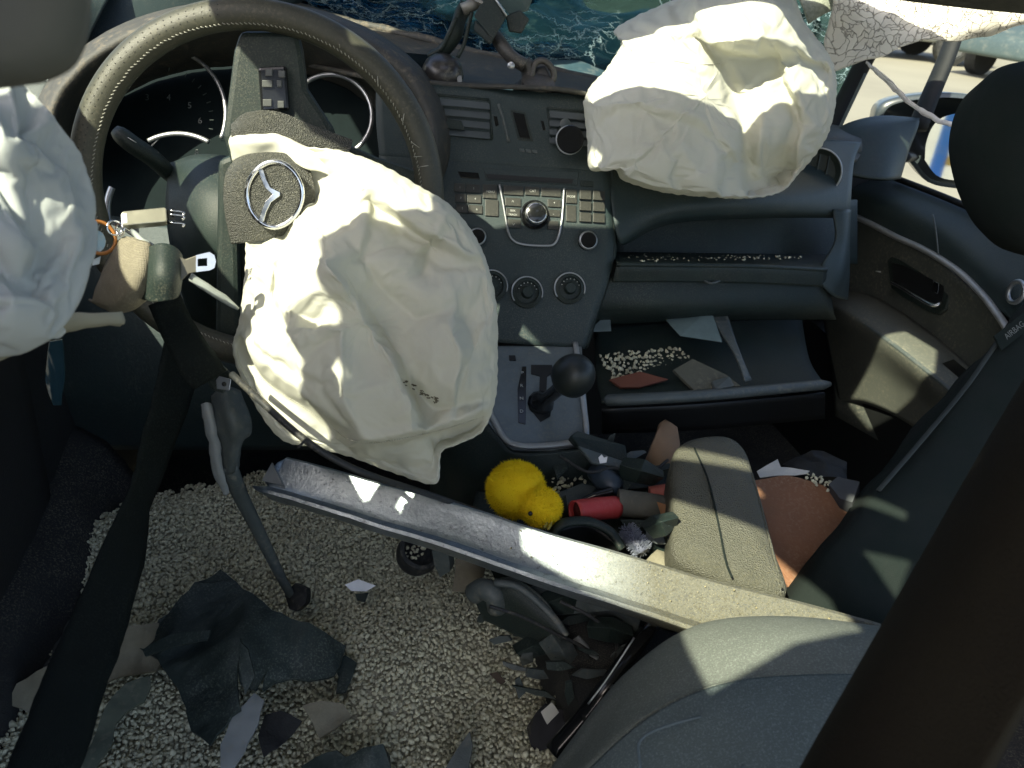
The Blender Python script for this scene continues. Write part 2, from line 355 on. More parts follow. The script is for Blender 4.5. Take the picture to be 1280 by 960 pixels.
# driver-side vent
def vent(x0, x1, ytop, ybot, sl, nsl, tab=None):
    f = [(x0, ytop), (x1, ytop+(x1-x0)*sl), (x1+4, ybot+(x1-x0)*sl), (x0+6, ybot)]
    bk = stack_prism('vent_recess', f, black, dash, off=0.0012, h=0.004, bevel=0)
    fr = cr([SP(x, y, .003) for x, y in f+[f[0]]], 5)
    parts = [tube_g(np.linspace(fr[i], fr[i+1], 4), 0.0022, 6) for i in range(4)]
    mk('vent_frame', *merge(parts), plastic, dash)
    for k in range(nsl):
        y = ytop+(ybot-ytop)*(k+.65)/nsl
        a = SP(x0+3, y+1, .006); b = SP(x1+1, y+(x1-x0)*sl, .006); c = (a+b)/2; r = unit(b-a); u = unit(np.cross(unit((0, -.6, .8)), r)); n = np.cross(r, u)
        mk('vent_slat', *box_g(c, r, u, n, np.linalg.norm(b-a), 0.011, 0.0022), mat('slat_plastic', (.085, .10, .105), .4), dash, smooth=False, bevel=.0006)
vent(530, 611, 117, 166, 0.10, 4)
vent(684, 740, 135, 178, 0.10, 4)
stack_prism('vent_tab', [(553, 148), (577, 151), (581, 163), (556, 160)], plastic, dash, off=.011, h=.004)
stack_prism('vent_wheel', [(616, 144), (622, 145), (626, 166), (620, 165)], gloss_black, dash, off=.004)
stack_prism('vent_wheel', [(675, 150), (680, 151), (685, 172), (680, 171)], gloss_black, dash, off=.004)
stack_prism('vent_side_plate', [(606, 127), (624, 129), (632, 178), (616, 176)], plastic_blue, dash, off=.003)
V, F_ = tube_g(cr([SP(x, y, .004) for x, y in ((623, 130), (628, 145), (633, 165), (636, 178))], 10), .0022, 8); mk('vent_trim', V, F_, plastic_grey, dash)
# small display and its buttons
stack_prism('display_bezel', [(638, 137), (657, 140), (667, 177), (648, 175)], plastic, dash, off=.005)
stack_prism('display', [(641, 140), (655, 142), (663, 174), (650, 172)], gloss_black, dash, off=.0065, h=.002)
stack_prism('button_strip', [(646, 183), (672, 186), (673, 194), (648, 191)], gloss_black, dash, off=.004)
for k in range(3): stack_prism('button', [(649+8*k, 185.5+k*.8), (655+8*k, 186+k*.8), (656+8*k, 190+k*.8), (650+8*k, 189.5+k*.8)], print_grey if k < 0 else plastic_grey, dash, off=.006, h=.003, bevel=.0003)
# radio: tilt every row as in the photo
def sk(x, y): return (x, y+(x-668)*0.06)
RP = [sk(565, 222), sk(757, 219), sk(759, 280), sk(712, 283), sk(700, 306), sk(640, 306), sk(628, 282), sk(570, 274)]
stack_prism('radio_panel', RP, mat('radio_face', (0.040, 0.042, 0.037), 0.4, bump=0.2, bscale=900, dust=DUST, dscale=300, damt=0.3), dash, off=.003, h=.005)
stack_prism('disc_slot_hood', [sk(604, 214), sk(724, 211), sk(722, 229), sk(608, 229)], plastic_blue, dash, off=.005, h=.006)
stack_prism('disc_slot', [sk(607, 221), sk(717, 221), sk(715, 227), sk(610, 227)], black, dash, off=.0062, h=.002, bevel=0)
stack_prism('clock_lens', [(572, 214), (598, 216), (600, 224), (576, 222)], gloss_black, dash, off=.006, h=.004)
stack_prism('eject_button', [sk(725, 222), sk(742, 222), sk(742, 229), sk(726, 229)], plastic, dash, off=.006, h=.004)
def rbtn(x0, y0, x1, y1, name='button', m=None, off=.0065):
    g = .8; return stack_prism(name, [sk(x0+g, y0+g), sk(x1-g, y0+g), sk(x1-g, y1-g), sk(x0+g, y1-g)], m or btn, dash, off=off, h=.005, bevel=.0005)
for i, (a, b) in enumerate(((567, 582), (582, 601))):
    for j, y in enumerate((234, 247, 260)): rbtn(a+j*1.5, y, b+j*1.5, y+12)
rbtn(603, 233, 622, 252); rbtn(606, 252, 624, 274)
rbtn(629, 233, 655, 246); rbtn(656, 233, 675, 245); rbtn(676, 233, 702, 245)
rbtn(631, 248, 652, 260); rbtn(684, 247, 702, 258); rbtn(632, 261, 651, 273); rbtn(685, 260, 701, 270); rbtn(634, 275, 652, 287); rbtn(684, 274, 699, 286)
rbtn(707, 233, 722, 252); rbtn(707, 253, 721, 275)
for i in range(2):
    for j in range(3): rbtn(724+17*i, 233+14*j, 740+17*i, 246+14*j, off=.0085)
txt = []
r_, u_, n_ = frame_from(SN)
q = unit(SP(*sk(700, 250))-SP(*sk(640, 250))); uu = np.cross(SN, q)
for s, x, y, h in (('CAT', 666, 239, .0048), ('SEEK', 641, 265, .0038), ('TRACK', 641, 270, .0038), ('MENU', 613, 243, .0042), ('MODE', 714, 243, .0042), ('1', 575, 240, .004), ('2', 592, 240, .004), ('3', 576, 253, .004), ('4', 594, 253, .004), ('5', 578, 266, .004), ('6', 596, 266, .004), ('\u2227', 641, 253, .005), ('\u2228', 642, 282, .005), ('+', 693, 252, .005), ('-', 692, 266, .005), ('CLOCK  AUDIO  TEXT', 666, 297, .0034)):
    x, y = sk(x, y); txt.append(text_g(s, h, onp(x, y, S0, SN, .0072 if y < 290 else .0040), q, uu))
mk('button_lettering', *merge(txt), print_grey, dash, smooth=False)['kind'] = 'stuff'
# chrome U round the middle of the radio
ch = [sk(x, y) for x, y in ((624, 233), (628, 252), (632, 275), (636, 294), (643, 303), (656, 306.5), (680, 306.5), (692, 304), (698, 294), (702, 275), (704, 252), (705, 233))]
V, F_ = tube_g(cr([SP(x, y, .0072) for x, y in ch], 60), .0017, 8); mk('radio_trim', V, F_, satin, dash)
def knob(x, y, rpx, h, name, cap=plastic, ring=satin, parent=None, taper=.9):
    c = SP(x, y, .002); d = (c-CAM)@FW; r = rpx*d/FPX
    k = mk(name, *lathe_g(c, SN, [(r, 0), (r, h*.6), (r*taper, h), (r*taper*.9, h+.001)], 28), cap, parent or dash, angle=40)
    mk('knob_ring', *lathe_g(c+SN*(h*.75), SN, [(r*1.03, 0), (r*1.05, .0012), (r*taper*1.02, h*.28), (r*taper*.94, h*.29)], 28), ring, k, angle=60); return k
x, y = sk(668, 269); c = SP(x, y, .004)
mk('knob_well', *lathe_g(c, SN, [(.0205, 0), (.0205, .004), (.0185, .0055), (.0170, .0045), (.0165, .002)], 32), gloss_black, dash, angle=40)
knob(x, y, 13.5, .016, 'volume_knob', gloss_black, chrome)
knob(733, 302, 11.5, .012, 'control_knob', gloss_black, satin); knob(596, 297, 10.5, .010, 'control_knob', gloss_black, satin)
for x, y in ((614, 358), (658, 366), (711, 361)):
    c = SP(x, y, .002); r = 20*1.08/FPX
    k = mk('climate_dial', *lathe_g(c, SN, [(r, 0), (r*.97, .006), (r*.72, .009), (r*.70, .005), (r*.4, .006), (r*.35, .013), (r*.3, .014)], 32), plastic, dash, angle=40)
    mk('dial_ring', *tube_g([c+SN*.0065+.97*r*(math.cos(t)*r_+math.sin(t)*u_) for t in np.linspace(R_(-20), R_(215), 30)], .0011, 6), satin, k)
    mk('dial_mark', *merge([tube_g([c+SN*.0105+r*(math.cos(t)*r_+math.sin(t)*u_)*k1 for k1 in (.55, .62)], .0007, 5) for t in np.linspace(R_(20), R_(160), 7)]), print_grey, k)
mk('pillar_glint_trim', *tube_g(cr([SP(764, 288, .001), SP(763, 296, .002), SP(762, 305, .001)], 6), .0009, 6), satin, dash)
# passenger side: upper face, shelf recess, lower face
sheet('passenger_face', [[(757, 140, 1.20), (850, 160, 1.30), (950, 170, 1.38), (1075, 180, 1.44)],
                         [(760, 212, 1.115), (850, 216, 1.19), (950, 214, 1.27), (1066, 204, 1.39)],
                         [(764, 262, 1.095), (850, 250, 1.14), (950, 244, 1.21), (1062, 240, 1.34)],
                         [(772, 300, 1.10), (835, 270, 1.135), (950, 263, 1.21), (1060, 264, 1.335)],
                         [(780, 303, 1.13), (838, 277, 1.16), (950, 270, 1.235), (1056, 270, 1.35)]], plastic_blue, dash, 50, 40, .004)
sheet('shelf_back', [[(768, 255, 1.22), (850, 250, 1.25), (950, 250, 1.31), (1070, 250, 1.44)], [(768, 330, 1.22), (850, 330, 1.25), (950, 330, 1.31), (1070, 330, 1.44)]], plastic, dash, 20, 10, .003)
sheet('shelf', [[(765, 316, 1.23), (850, 317, 1.26), (950, 318, 1.32), (1045, 318, 1.42)], [(770, 328, 1.10), (850, 329, 1.14), (950, 331, 1.2), (1035, 335, 1.29)],
                [(770, 333, 1.09), (850, 334, 1.13), (950, 336, 1.19), (1032, 340, 1.28)], [(765, 352, 1.10), (850, 352, 1.14), (950, 354, 1.2), (1030, 358, 1.29)]], plastic, dash, 40, 24, .003)
mk('shelf_lip', *tube_g(cr([at(772, 331, 1.088), at(850, 332, 1.128), at(950, 334, 1.188), at(1033, 338, 1.278)], 30), .0024, 8), plastic_grey, dash)
sheet('lower_face', [[(750, 345, 1.11), (850, 346, 1.15), (950, 348, 1.21), (1034, 352, 1.30)], [(738, 385, 1.12), (850, 385, 1.16), (950, 385, 1.22), (1040, 385, 1.32)], [(732, 405, 1.17), (850, 400, 1.21), (950, 398, 1.27), (1045, 398, 1.37)]], plastic, dash, 30, 16, .003)
mk('glovebox_latch', *tube_g(cr([at(880, 351, 1.155), at(889, 354, 1.15), (at(898, 351, 1.165))], 8), .004, 8, flat=.5), plastic_grey, dash)
sheet('end_bracket', [[(1040, 262, 1.30), (1058, 262, 1.31), (1062, 262, 1.36)], [(1043, 300, 1.30), (1057, 300, 1.31), (1060, 300, 1.36)], [(1026, 332, 1.28), (1052, 338, 1.30), (1060, 340, 1.36)], [(1022, 352, 1.28), (1040, 370, 1.30), (1058, 375, 1.36)]], plastic_blue, dash, 14, 24, .003)
# round end vent
ec = at(1020, 216, 1.33); en = unit(np.array((-0.35, -.86, .35)))
mk('end_vent_bowl', *lathe_g(ec, en, [(.043, 0), (.043, .006), (.039, .009), (.036, .006), (.030, -.004), (.01, -.006)], 40), plastic, dash, angle=50)
mk('end_vent_ring', *tube_g([ec+en*.009+.040*(math.cos(t)*frame_from(en)[0]+math.sin(t)*frame_from(en)[1]) for t in np.linspace(0, 2*math.pi, 50)], .0016, 6, caps=False), satin, dash)
fr = frame_from(en)
for k in (-1, 0, 1): mk('end_vent_vane', *box_g(ec+en*.002+fr[0]*k*.016, fr[0], fr[1], en, .002, .06, .008), plastic_blue, dash, smooth=False)
# open glovebox: tray, lip, side, and the cavity above
sheet('glovebox_tray', [[(742, 410, 1.22), (850, 402, 1.26), (1000, 396, 1.38)], [(745, 470, 1.12), (870, 462, 1.15), (1010, 450, 1.27)], [(752, 505, 1.045), (880, 496, 1.08), (1030, 484, 1.18)]], plastic, dash, 30, 20, .004)
V, F_ = tube_g(cr([at(756, 500, 1.045), at(790, 499, 1.035), at(880, 494, 1.065), at(960, 487, 1.115), at(1036, 480, 1.17)], 30), [.006]+[.0115]*28+[.006], 12, flat=.7); mk('glovebox_lip', V, F_, plastic_grey, dash)
sheet('glovebox_side', [[(880, 388, 1.22), (905, 384, 1.235)], [(915, 440, 1.14), (922, 436, 1.15)], [(930, 478, 1.09), (938, 476, 1.10)]], plastic_grey, dash, 6, 14, .003)
sheet('glovebox_underside', [[(752, 510, 1.05), (880, 503, 1.085), (1030, 490, 1.19)], [(752, 540, 1.10), (880, 535, 1.14), (1030, 522, 1.25)]], black, dash, 12, 6, .003)
# driver side: binnacle hood, cluster, knee panel
def ell(cx, cy, rx, ry, d0, d1, a0, a1, n): return [at(cx+rx*math.cos(t), cy-ry*math.sin(t), d0+(d1-d0)*k/(n-1)) for k, t in enumerate(np.linspace(R_(a0), R_(a1), n))]
hood = [ell(300, 175, 262, 172, 1.03, 1.06, 195, -32, 15), ell(300, 172, 250, 163, .985, 1.02, 195, -32, 15), ell(300, 176, 236, 150, .985, 1.02, 195, -32, 15), ell(300, 185, 205, 118, 1.10, 1.12, 195, -32, 15), ell(300, 188, 196, 108, 1.14, 1.15, 195, -32, 15)]
V, F_ = grid_g(hood, 70, 30); mk('instrument_hood', rumple(V, .0015, 30, 2), F_, dash_soft, dash, solid=.003)
sheet('instrument_face', [[(60, 60, 1.16), (300, 50, 1.16), (540, 70, 1.16)], [(60, 180, 1.14), (300, 180, 1.14), (540, 190, 1.14)], [(80, 330, 1.10), (300, 330, 1.10), (540, 330, 1.10)]], mat('cluster_face', (0.006, 0.011, 0.012), 0.8, spec=.08), dash, 20, 20, .003)
dn = unit(CAM-at(300, 150, 1.1)); dr, du, _n = frame_from(dn)
def arc(cx, cy, rpx, a0, a1, d, wpx, m, name, parent=dash):
    c = at(cx, cy, d); r = rpx*d/FPX
    return mk(name, *tube_g([c+r*(math.cos(t)*RT*1.0+math.sin(t)*UP) for t in np.linspace(R_(a0), R_(a1), 40)], wpx*d/FPX/2, 8, flat=1), m, parent)
arc(200, 142, 82, 62, -22, 1.10, 5, satin, 'dial_ring'); arc(413, 145, 52, 125, -55, 1.09, 6, satin, 'dial_ring')
arc(222, 245, 78, 118, 60, 1.08, 6, satin, 'dial_ring'); arc(200, 262, 66, 155, 195, .93, 8, satin, 'ignition_trim'); arc(30, 115, 34, 60, -50, 1.05, 5, satin, 'side_vent_ring')
tx = []
for s, x, y, a in (('3', 184, 122, 0), ('4', 211, 122, 0), ('5', 237, 132, 0), ('6', 250, 151, 0), ('8', 246, 191, 0)):
    tx.append(text_g(s, .013, at(x, y, 1.115), RT, UP))
for t in np.linspace(R_(150), R_(-10), 17):
    c = at(200, 150, 1.115); tx.append(tube_g([c+.072*(math.cos(t)*RT+math.sin(t)*UP), c+.078*(math.cos(t)*RT+math.sin(t)*UP)], .0006, 4))
mk('dial_numerals', *merge(tx), mat('dial_print', (0.05, 0.065, 0.06), 0.6), dash, smooth=False)['kind'] = 'stuff'
mk('dial_needle', *tube_g([at(188, 184, 1.105), at(205, 167, 1.105)], [.0012, .0005], 6), print_grey, dash)
sheet('corner_pad', [[(-60, -160, 1.15), (120, -150, 1.2), (300, -120, 1.3), (460, -90, 1.42)], [(-20, -60, 1.16), (120, -50, 1.2), (300, -45, 1.32), (420, -40, 1.44)], [(20, 130, 1.12), (120, 90, 1.16), (260, 40, 1.3), (360, 15, 1.42)]], plastic_blue, dash, 24, 16, .004)
# column shroud and knee panel
sheet('column_shroud', [[(215, 205, .93), (250, 195, .90), (300, 200, .90), (340, 210, .92)], [(210, 260, .90), (250, 250, .86), (300, 255, .86), (345, 270, .89)], [(220, 330, .92), (250, 330, .88), (300, 340, .88), (350, 350, .92)], [(240, 400, 1.0), (270, 410, .97), (310, 420, .97), (350, 420, 1.0)]], plastic, dash, 24, 24, .003)
sheet('knee_panel', [[(60, 255, 1.12), (200, 280, 1.10), (400, 300, 1.09), (560, 300, 1.09)], [(60, 330, 1.10), (200, 350, 1.09), (400, 370, 1.08), (570, 380, 1.08)], [(70, 470, 1.12), (200, 480, 1.12), (400, 480, 1.11), (590, 470, 1.10)], [(90, 560, 1.22), (220, 560, 1.22), (400, 560, 1.22), (600, 560, 1.20)]],
      mat('knee', (0.012, 0.026, 0.028), 0.6, col2=(0.010, 0.015, 0.016), nscale=12, bump=0.3, dust=(.1, .11, .1), dscale=200, damt=.3), dash, 40, 30, .004)
sheet('side_pad', [[(-60, -60, 1.20), (60, -50, 1.2), (170, -40, 1.25)], [(-60, 30, 1.08), (60, 20, 1.08), (130, 10, 1.15)], [(-60, 150, 1.05), (50, 140, 1.05), (85, 120, 1.08)], [(-40, 300, 1.1), (50, 290, 1.1), (90, 270, 1.12)]], plastic_blue, dash, 24, 24, .004)

# ================================================================== centre console
G0 = onp(670, 431, S0, SN); GN = unit((-0.08, -0.42, 0.9))
def GP(x, y, off=0.0): return onp(x, y, G0, GN, off)
cons = thing('centre_console', 'grey centre console with gear selector gate and silver surround below the radio', 'console', (-0.1, 0.75, 0.0))
def gp_prism(name, pts, m, off, h, bevel=.0008, parent=None):
    return mk(name, *prism_g([GP(x, y, off) for x, y in pts], GN, h), m, parent or cons, smooth=False, bevel=bevel)
gp_prism('selector_plate', [(560, 432), (727, 432), (737, 540), (733, 556), (690, 564), (640, 562), (622, 545), (590, 500)], mat('selector_plate', (0.15, 0.18, 0.19), 0.38, 0.35, dust=DUST, dscale=260, damt=.3), 0.0, .01)
V, F_ = tube_g(cr([GP(x, y, .003) for x, y in ((719, 428), (724, 460), (729, 500), (733, 535), (730, 547), (715, 553), (680, 557), (650, 557), (632, 549), (620, 530), (600, 490), (580, 450))], 70), .0042, 8, flat=.6); mk('selector_trim', V, F_, silver_paint, cons)
gp_prism('gate_slot', [(664, 456), (690, 456), (692, 466), (684, 470), (683, 490), (690, 500), (688, 520), (676, 527), (664, 512), (666, 500), (674, 494), (675, 470), (664, 467)], black, .0015, .002, 0)
gp_prism('gear_indicator', [(647, 486), (653, 458), (658, 458), (657, 530), (648, 528)], gloss_black, .0015, .002, .0003)
gp_prism('shift_lock', [(636, 444), (644, 444), (645, 450), (637, 450)], black, .002, .002, .0003)
tx = [text_g(s, .007, GP(x, y, .003), unit(GP(660, y)-GP(640, y)), np.cross(GN, unit(GP(660, y)-GP(640, y)))) for s, x, y in (('P', 653, 466), ('R', 652, 482), ('N', 652, 498), ('D', 652, 514))]
mk('gear_letters', *merge(tx), print_grey, cons, smooth=False)
sk0 = GP(676, 505, 0); sk1 = at(712, 474, .94)
mk('selector_boot', *tube_g(cr([sk0, sk0*.75+sk1*.25, sk0*.4+sk1*.6, sk1], 10), [.019, .016, .012, .009, .009, .009, .009, .009, .009, .009], 12), gloss_black, cons)
kc = at(716, 470, .925); ka = unit(sk1-sk0)
prof = [(.0265*math.sin(t)*(1.0 if t > 1.2 else .92), -.030*math.cos(t)*1.05) for t in np.linspace(.35, 3.0, 14)]
mk('selector_knob', *lathe_g(kc, ka, prof, 28), mat('knob_matt', (.016, .022, .023), .42), cons)
# console body falling to the floor, tray behind the selector
sheet('console_flank', [[(560, 436, 1.06), (590, 500, 1.02), (625, 548, .985), (650, 566, .97), (737, 560, .98)], [(545, 520, 1.10), (560, 560, 1.06), (590, 600, 1.0), (640, 600, .98), (745, 585, .99)], [(540, 620, 1.15), (560, 640, 1.1), (600, 650, 1.03), (650, 640, 1.0), (750, 625, 1.02)]], plastic, cons, 30, 24, .004)
o = slab("tunnel", -0.16, 0.10, 0.0, 0.90, 0.0, 0.335, mat("tunnel", (0.016, 0.018, 0.018), 0.9, bump=.5, dust=DUST, dscale=600, damt=.4)); o.parent = cons; o.location = o.location - cons.location; del o["kind"]
sheet('console_tray', [[(600, 600, 1.02), (680, 590, 1.01), (790, 575, 1.04)], [(590, 650, .95), (690, 640, .94), (850, 630, .97)], [(600, 700, .90), (720, 690, .88), (860, 690, .90)]], plastic, cons, 20, 20, .004)

# ================================================================== unseen roof shaped to mask the sun, near side of the car
from mathutils.geometry import tessellate_polygon
roof_mask_outline = [(-.80, -.40), (-.80, .27), (-.775, .30), (-.762, .40), (-.72, .422), (-.64, .405), (-.625, .46), (-.645, .53), (-.715, .56), (-.735, .66), (-.71, .76), (-.69, 1.26), (.33, 1.24), (.36, .95), (.62, .80), (.76, .60), (.76, -.45), (.2, -.38), (-.3, -.43)]  # unseen roof, its edge shaped to bound the sun on bags and dash
sun_patch_holes = [[(-.36, .745), (-.285, .735), (-.225, .715), (-.14, .735), (-.05, .79), (.03, .81), (.08, .86), (.05, .95), (-.33, .93)],  # holes shaped to drop sun patches on bag, radio, bar, seats and door
              [(-.625, .632), (-.56, .640), (-.48, .632), (-.42, .628), (-.385, .65), (-.39, .685), (-.50, .692), (-.61, .69)],
              [(-.77, .125), (-.70, .10), (-.62, .10), (-.585, .152), (-.50, .085), (-.47, .0), (-.48, -.07), (-.56, -.075), (-.66, -.11), (-.665, -.03), (-.74, .03), (-.785, .09)],
              [(-.56, .203), (-.545, .235), (-.455, .187), (-.455, .158)],
              [(-.37, .125), (-.345, .15), (-.30, .10), (-.32, .08)], [(-.40, .06), (-.34, .035), (-.40, -.02)],
              [(-.06, .56), (.04, .595), (.085, .60), (.10, .53), (.03, .45), (-.07, .47)]]
def roof_mask_sheet(z0, z1, m, name):
    loops = [[Vector((x, y, 0)) for x, y in l] for l in [roof_mask_outline]+sun_patch_holes]; tri = tessellate_polygon(loops); fl_ = [p for l in loops for p in l]; k = len(fl_)
    V = np.array([(p.x, p.y, z1) for p in fl_]+[(p.x, p.y, z0) for p in fl_]); F_ = [tuple(t) for t in tri]+[tuple(i+k for i in t[::-1]) for t in tri]
    b_ = 0
    for l in loops:
        n_ = len(l); F_ += [(b_+i, b_+(i+1) % n_, k+b_+(i+1) % n_, k+b_+i) for i in range(n_)]; b_ += n_
    o = mk(name, V, F_, m, smooth=False); tag(o, kind='structure'); return o
roof_mask_sheet(1.25, 1.265, mat('roof_mask_lining', (.20, .20, .18), .95, bump=.5, bscale=200), 'roof_mask')
slab('shade_pillar', -.80, -.775, -.30, .238, -.10, 1.25, mat('pillar_trim', (.09, .09, .085), .7))  # unseen pillar, widened to keep sun off the granules
slab('sun_block_slab', -.80, -.776, .238, .272, -.10, 1.09, mat('pillar_trim', (.09, .09, .085), .7))  # added unseen slab, closes the lower slit against stray sun
dd = thing('driver_door', 'dark driver door with its window gone at the left edge', 'car door', (-.80, .6, -.1))
V, F_ = grid_g([[np.array((x, y, z)) for x, z in ((-.80, -.08), (-.785, .15), (-.77, .4), (-.765, .62), (-.78, .88), (-.80, 1.025))] for y in (.275, .5, .7, .93)], 30, 20); mk('inner_panel', V, F_, mat('door_dark', (.012, .013, .014), .8, bump=.4), dd, solid=.012)  # panel top raised to block sun from the granules and bar
mk('shade_post', *tube_g([(-.79, .284, .86), (-.79, .284, 1.24)], .017, 8), plastic, dd)  # unseen post, added to leave a narrow sun stripe on the driver bag
V, F_ = tube_g([(-.785, .28, 1.03), (-.785, .6, 1.03), (-.785, .93, 1.02)], .012, 8); mk('raised_window_ledge', V, F_, plastic, dd)  # ledge raised along with the panel to cut off the sun
# ================================================================== steering wheel
WT, WW = R_(14), R_(-4)
WC = at(331, 243, .815); WNn = np.array([math.sin(WW)*math.cos(WT), -math.cos(WW)*math.cos(WT), math.sin(WT)])
WR, WU, WNn = frame_from(WNn)
def WP(a, r, h=0.0): return WC+r*(math.cos(a)*WR+math.sin(a)*WU)+WNn*h
def WX(x, y, h=0.0): return onp(x, y, WC, WNn, h)
wheel = thing('steering_wheel', 'black leather steering wheel with pale stitching and a winged emblem, turned on its side', 'steering wheel', WC-WU*.19)
RM = .0152; RJ = .19-RM
mk('rim', *merge([tube_g([WP(a, RJ) for a in np.linspace(0, 2*math.pi, 161)], RM, 20, caps=False, upv=WNn)]), leather, wheel)
st = []
for k in range(250):
    a = 2*math.pi*k/250; ph = R_(128+4*math.sin(a*5)+random.uniform(-2, 2)); 
    c = WP(a, RJ+(RM+.0003)*math.cos(ph), (RM+.0003)*math.sin(ph)); tdir = unit(WP(a+.01, RJ)-WP(a, RJ)); nn = unit(math.cos(ph)*(WP(a, 1)-WC)+math.sin(ph)*WNn)
    s = np.cross(tdir, nn); sl_ = .9
    st.append(tube_g([c-tdir*.0012-s*.0009, c+nn*.0004, c+tdir*.0012+s*.0009], .00042, 5))
mk('stitching', *merge(st), thread, wheel)['kind'] = 'stuff'
for x, y in ((430, 52), (484, 88), (524, 134), (541, 176), (546, 190), (549, 204), (553, 250)):      # loose thread ends on the seam
    a = math.atan2((WX(x, y)-WC)@WU, (WX(x, y)-WC)@WR); c = WP(a, RJ-.006, RM*.98)
    t = unit(WR*random.uniform(-1, 1)+WU*random.uniform(-1, 1)+WNn*.4)
    mk('loose_thread', *tube_g([c-t*.006, c+WNn*.001, c+t*.008], .0004, 5), thread, wheel)
rd = WP(R_(205), RJ)
dots = []
for a in np.linspace(R_(100), R_(205), 44):
    for ph in (60, 78, 96):
        c = WP(a+R_(ph*.02), RJ+RM*math.cos(R_(ph)), RM*math.sin(R_(ph))); nn = unit(c-WP(a, RJ)); dots.append(lathe_g(c, nn, [(.0006, -.001), (.0006, .0002)], 6))
mk('perforation', *merge(dots), black, wheel)['kind'] = 'stuff'
# spokes (the wheel is turned a quarter: the switch spoke points up)
def spoke(name, pts, m, off, h, bevel=.003): return mk(name, *prism_g([WX(x, y, off) for x, y in pts], WNn, h), m, wheel, smooth=False, bevel=bevel)
spoke('spoke', [(278, 170), (286, 110), (292, 62), (300, 38), (372, 38), (378, 62), (384, 110), (420, 165), (400, 210), (290, 210)], plastic, -.004, .022, .006)
spoke('spoke', [(272, 200), (296, 190), (300, 420), (268, 440)], plastic, -.014, .018, .006)
spoke('spoke', [(400, 165), (470, 196), (545, 222), (545, 246), (470, 228), (395, 215)], plastic, -.004, .018, .005)
sw = spoke('switch_pod', [(322, 84), (358, 82), (362, 138), (326, 141)], gloss_black, .004, .012, .003)
for x, y, s in ((336, 90, 9), (352, 92, 8), (334, 104, 13), (349, 104, 6), (334, 128, 11), (351, 130, 8)):
    mk('switch', *prism_g([WX(x-s/2, y-4, .007), WX(x+s/2, y-4, .007), WX(x+s/2, y+5, .007), WX(x-s/2, y+5, .007)], WNn, .004), mat('switch_cap', (.10, .105, .10), .35, .3), sw, smooth=False, bevel=.0006)
# hub: torn cover, emblem pad
hubrows = [[(298, 203, .006), (318, 196, .014), (352, 195, .016), (374, 203, .008)], [(286, 222, .014), (310, 216, .026), (352, 214, .028), (388, 222, .016)], [(284, 248, .016), (308, 245, .030), (352, 244, .032), (392, 248, .018)], [(286, 272, .014), (310, 272, .026), (352, 272, .028), (388, 272, .016)], [(292, 303, .004), (315, 300, .014), (350, 292, .018), (374, 286, .008)]]
V, F_ = grid_g([[WX(x, y, h+.018) for x, y, h in r] for r in hubrows], 30, 30); pad = mk('emblem_pad', V, F_, pad_leather, wheel, solid=.006, bevel=.002)
V, F_ = grid_g([[WX(x, y, h) for x, y, h in r] for r in [[(292, 158, .012), (310, 143, .02), (345, 141, .024), (390, 158, .022), (440, 176, .014)], [(292, 168, .018), (315, 160, .028), (350, 160, .030), (390, 172, .026), (436, 190, .018)], [(290, 176, .016), (318, 168, .026), (352, 172, .028), (390, 184, .024), (428, 198, .014)]]], 30, 12); mk('hub_cover', V, F_, pad_leather, wheel, solid=.004, bevel=.001)
# emblem: oval ring with winged V, lying on its side
EN = unit(WNn+WR*-.03); eo = WX(343, 243, .058)
def EX(x, y, h=0): return onp(x, y, eo, EN, h)
emb = mk('emblem', *tube_g([EX(343+33*math.cos(t)*(1+.05*math.cos(2*t)), 243-41*math.sin(t), 0) for t in np.linspace(0, 2*math.pi, 65)], .0026, 8, caps=False, flat=.6, upv=EN), chrome, wheel)
vp = [(322, 211), (329, 212), (333, 224), (338, 234), (350, 240), (350, 245), (339, 253), (333, 265), (330, 277), (322, 277), (327, 262), (331, 252), (340, 243), (331, 235), (326, 224)]
mk('emblem_wing', *prism_g([EX(x, y, .002) for x, y in vp], EN, .004), chrome, emb, smooth=False, bevel=.0006)
mk('emblem_disc', *prism_g([EX(343+32*math.cos(t), 243-40*math.sin(t), -.0012) for t in np.linspace(0, 2*math.pi, 40, endpoint=False)], EN, .006), pad_leather, emb, smooth=False)
# column stalk behind the wheel
stalk = thing('wiper_stalk', 'dark box-shaped control stalk behind the steering wheel', 'control stalk', at(180, 195, .9))
mk('lever', *tube_g(cr([at(143, 162, .87), at(165, 180, .88), at(190, 197, .9), at(214, 220, .93)], 12), [.008, .0125, .014, .0145, .0145, .0145, .0145, .0145, .014, .0135, .013, .012], 10, flat=.75), plastic, stalk)
mk('lever_marks', *tube_g([at(160, 172, .862), at(170, 178, .864)], .0016, 6, flat=.3), print_grey, stalk)

